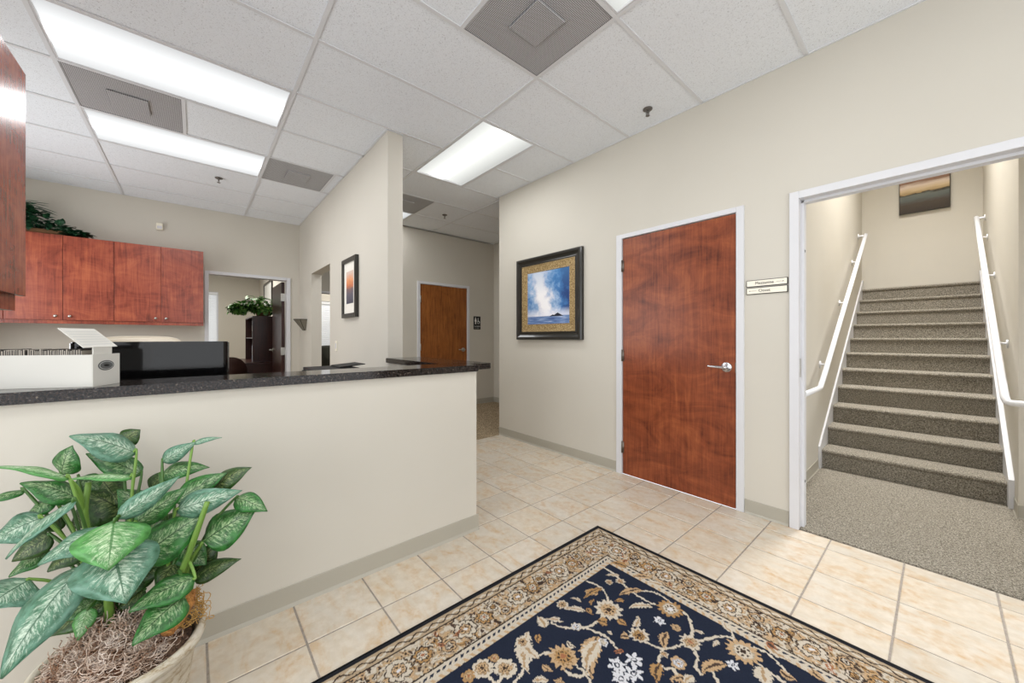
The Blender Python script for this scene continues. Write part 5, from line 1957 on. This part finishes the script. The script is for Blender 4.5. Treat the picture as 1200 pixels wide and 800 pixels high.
# (base px, tip px, base depth, tip depth, half width px, material, roll, droop)
LV = [
    ((160, 531), (87, 512), 1.24, 1.14, 17, B_, 0.1, .10), ((143, 517), (163, 504), 1.27, 1.30, 10, D_, 0.2, .1), ((190, 541), (228, 519), 1.27, 1.31, 8, B_, 0.5, .16), ((226, 520), (258, 513), 1.31, 1.34, 3, B_, 0.2, .15),
    ((187, 557), (242, 548), 1.28, 1.33, 10, G_, 0.1, .18), ((72, 556), (84, 524), 1.16, 1.16, 14, G_, -0.4, .1), ((82, 561), (-2, 548), 1.08, 0.98, 9, P_, 0.5, .10), ((91, 584), (28, 567), 1.14, 1.08, 14, G_, 0.2, .12),
    ((166, 556), (105, 533), 1.26, 1.22, 12, G_, -0.1, .10), ((156, 559), (88, 561), 1.18, 1.10, 8, P_, 0.5, .08), ((150, 602), (103, 578), 1.25, 1.20, 20, D_, 0.0, .10), ((137, 608), (206, 561), 1.04, 1.12, 10, B_, 0.6, .10),
    ((157, 614), (216, 573), 1.10, 1.16, 12, G_, 0.5, .10), ((205, 588), (262, 556), 1.21, 1.27, 13, G_, 0.2, .12), ((248, 574), (292, 549), 1.27, 1.30, 12, D_, 0.1, .14), ((206, 598), (279, 576), 1.16, 1.22, 13, B_, 0.5, .14),
    ((276, 583), (311, 598), 1.24, 1.24, 10, G_, 0.2, .16), ((238, 634), (296, 600), 1.17, 1.24, 20, G_, 0.1, .10), ((160, 657), (238, 602), 1.08, 1.18, 21, G_, 0.15, .08), ((155, 678), (212, 648), 1.14, 1.2, 12, D_, 0.1, .1),
    ((134, 610), (127, 664), 1.02, 0.95, 29, P_, 0.0, .14), ((128, 620), (50, 659), 1.04, 0.95, 18, B_, 0.3, .16), ((131, 636), (146, 702), 1.02, 0.95, 33, B_, 0.05, .12), ((89, 586), (12, 650), 1.05, 0.96, 11, B_, 0.65, .10),
    ((50, 606), (-8, 634), 1.06, 1.00, 18, B_, 0.0, .12), ((60, 626), (17, 656), 1.12, 1.08, 13, D_, -0.2, .10), ((55, 645), (13, 674), 1.14, 1.08, 11, G_, 0.3, .10), ((36, 678), (-16, 712), 1.03, 0.95, 25, B_, 0.1, .12),
    ((92, 668), (8, 786), 1.00, 0.88, 23, B_, 0.2, .12), ((97, 664), (30, 708), 1.06, 1.0, 13, B_, 0.5, .1), ((229, 676), (156, 714), 1.12, 1.02, 16, G_, 0.1, .12), ((216, 698), (159, 752), 1.09, 0.98, 19, G_, 0.1, .12),
    ((226, 678), (279, 656), 1.19, 1.23, 10, D_, 0.2, .14), ((224, 674), (254, 636), 1.22, 1.26, 13, D_, 0.3, .10), ((127, 706), (58, 744), 1.09, 1.04, 15, D_, 0.2, .12), ((104, 712), (92, 748), 1.06, 1.03, 9, P_, 0.2, .1),
    ((120, 690), (78, 700), 1.14, 1.12, 12, D_, 0.0, .1), ((170, 690), (140, 712), 1.14, 1.1, 12, D_, 0.0, .1), ((190, 625), (215, 600), 1.22, 1.26, 14, D_, 0.0, .1), ((110, 640), (82, 655), 1.18, 1.16, 14, D_, 0.0, .1),
    ((175, 640), (120, 655), 1.2, 1.18, 16, D_, 0.1, .1), ((208, 655), (185, 690), 1.18, 1.12, 13, D_, 0.1, .1), ((118, 560), (140, 590), 1.26, 1.24, 13, D_, 0.1, .1), ((74, 605), (40, 622), 1.16, 1.1, 12, D_, 0, .1),
    ((30, 575), (-20, 590), 1.10, 1.04, 6, G_, 0.2, .1), ((112, 596), (84, 618), 1.20, 1.16, 15, D_, 0.1, .1), ((172, 598), (140, 575), 1.25, 1.22, 14, G_, 0.1, .1), ((160, 630), (196, 612), 1.16, 1.2, 13, D_, 0.2, .1),
    ((148, 668), (190, 640), 1.14, 1.18, 15, D_, 0.1, .1), ((186, 668), (228, 640), 1.18, 1.22, 14, D_, 0.1, .1), ((96, 640), (58, 668), 1.12, 1.06, 13, D_, 0.2, .1), ((110, 668), (66, 690), 1.12, 1.08, 13, G_, 0.2, .1),
    ((118, 700), (74, 726), 1.1, 1.05, 13, G_, 0.2, .12), ((165, 668), (150, 700), 1.16, 1.10, 14, D_, 0.0, .1), ((212, 640), (240, 660), 1.20, 1.20, 13, G_, 0.1, .1), ((176, 575), (196, 552), 1.28, 1.3, 10, D_, 0.1, .1),
    ((92, 560), (118, 574), 1.22, 1.24, 11, G_, 0.1, .1), ((64, 584), (30, 606), 1.12, 1.08, 11, G_, 0.3, .1),
]
soil = [at(126, 735, 1.13), at(128, 742, 1.11), at(200, 700, 1.17), at(150, 725, 1.16), at(210, 692, 1.2)]
rn = random.Random(31)
for i, (b, tpx, db, dt, hwp, mt_, roll, dr) in enumerate(LV):
    bp, tp = at(b[0], b[1], db), at(tpx[0], tpx[1], dt)
    for q in (bp, tp):
        q.x = max(q.x, -1.935)
    o = big_leaf(bp, bp + (tp - bp) * 1.07, 1.16 * hwp * (db + dt) / 2 / FPX, mt_, roll, dr)
    if b[0] < 20 and b[1] < 600:
        continue
    s = soil[0] if b[0] < 140 else (soil[2] if b[0] > 185 else soil[3])
    s = s + Vector((rn.uniform(-.02, .02), rn.uniform(-.02, .02), 0))
    m1 = s.lerp(bp, 0.5) + Vector((0, 0, 0.05)) * (1 if bp.z > s.z + 0.1 else 1.6)
    bm = tube(bmesh.new(), smoothpath([s, m1, bp, bp.lerp(tp, 0.06)], 5), [0.0052] * 5 + [0.0042] * 5 + [0.0034] * 5 + [0.002], 7)
    obj('stem', bm, 'stem_dark' if i % 3 else 'stem_green', plant, True)
for pts, r0 in (([at(127, 740, 1.12), at(118, 680, 1.14), at(100, 610, 1.12), at(104, 565, 1.13)], 0.011), ([at(203, 700, 1.15), at(214, 668, 1.14), at(230, 625, 1.14), at(243, 588, 1.15)], 0.011),
                ([at(215, 690, 1.17), at(222, 660, 1.17), at(238, 634, 1.17)], 0.007), ([at(130, 740, 1.1), at(127, 700, 1.08), at(126, 670, 1.1)], 0.012), ([at(98, 600, 1.12), at(92, 575, 1.1), at(82, 562, 1.08)], 0.007)):
    pp = smoothpath(pts, 6)
    bm = tube(bmesh.new(), pp, [r0 * (1 - 0.35 * i / (len(pp) - 1)) for i in range(len(pp))], 9)
    obj('stalk', bm, 'stem_green', plant, True)

GROUPS = {'ceiling light': 'fluorescent troffers in the ceiling grid', 'air vent': 'square perforated ceiling vents', 'sprinkler': 'ceiling sprinkler heads', 'cabinet': 'cherry wall cabinets',
          'handrail': 'white stair handrails', 'window blind': 'white window blinds'}
for o in sc.objects:
    if o.parent is None and o.get('category') in GROUPS:
        o['group'] = GROUPS[o['category']]
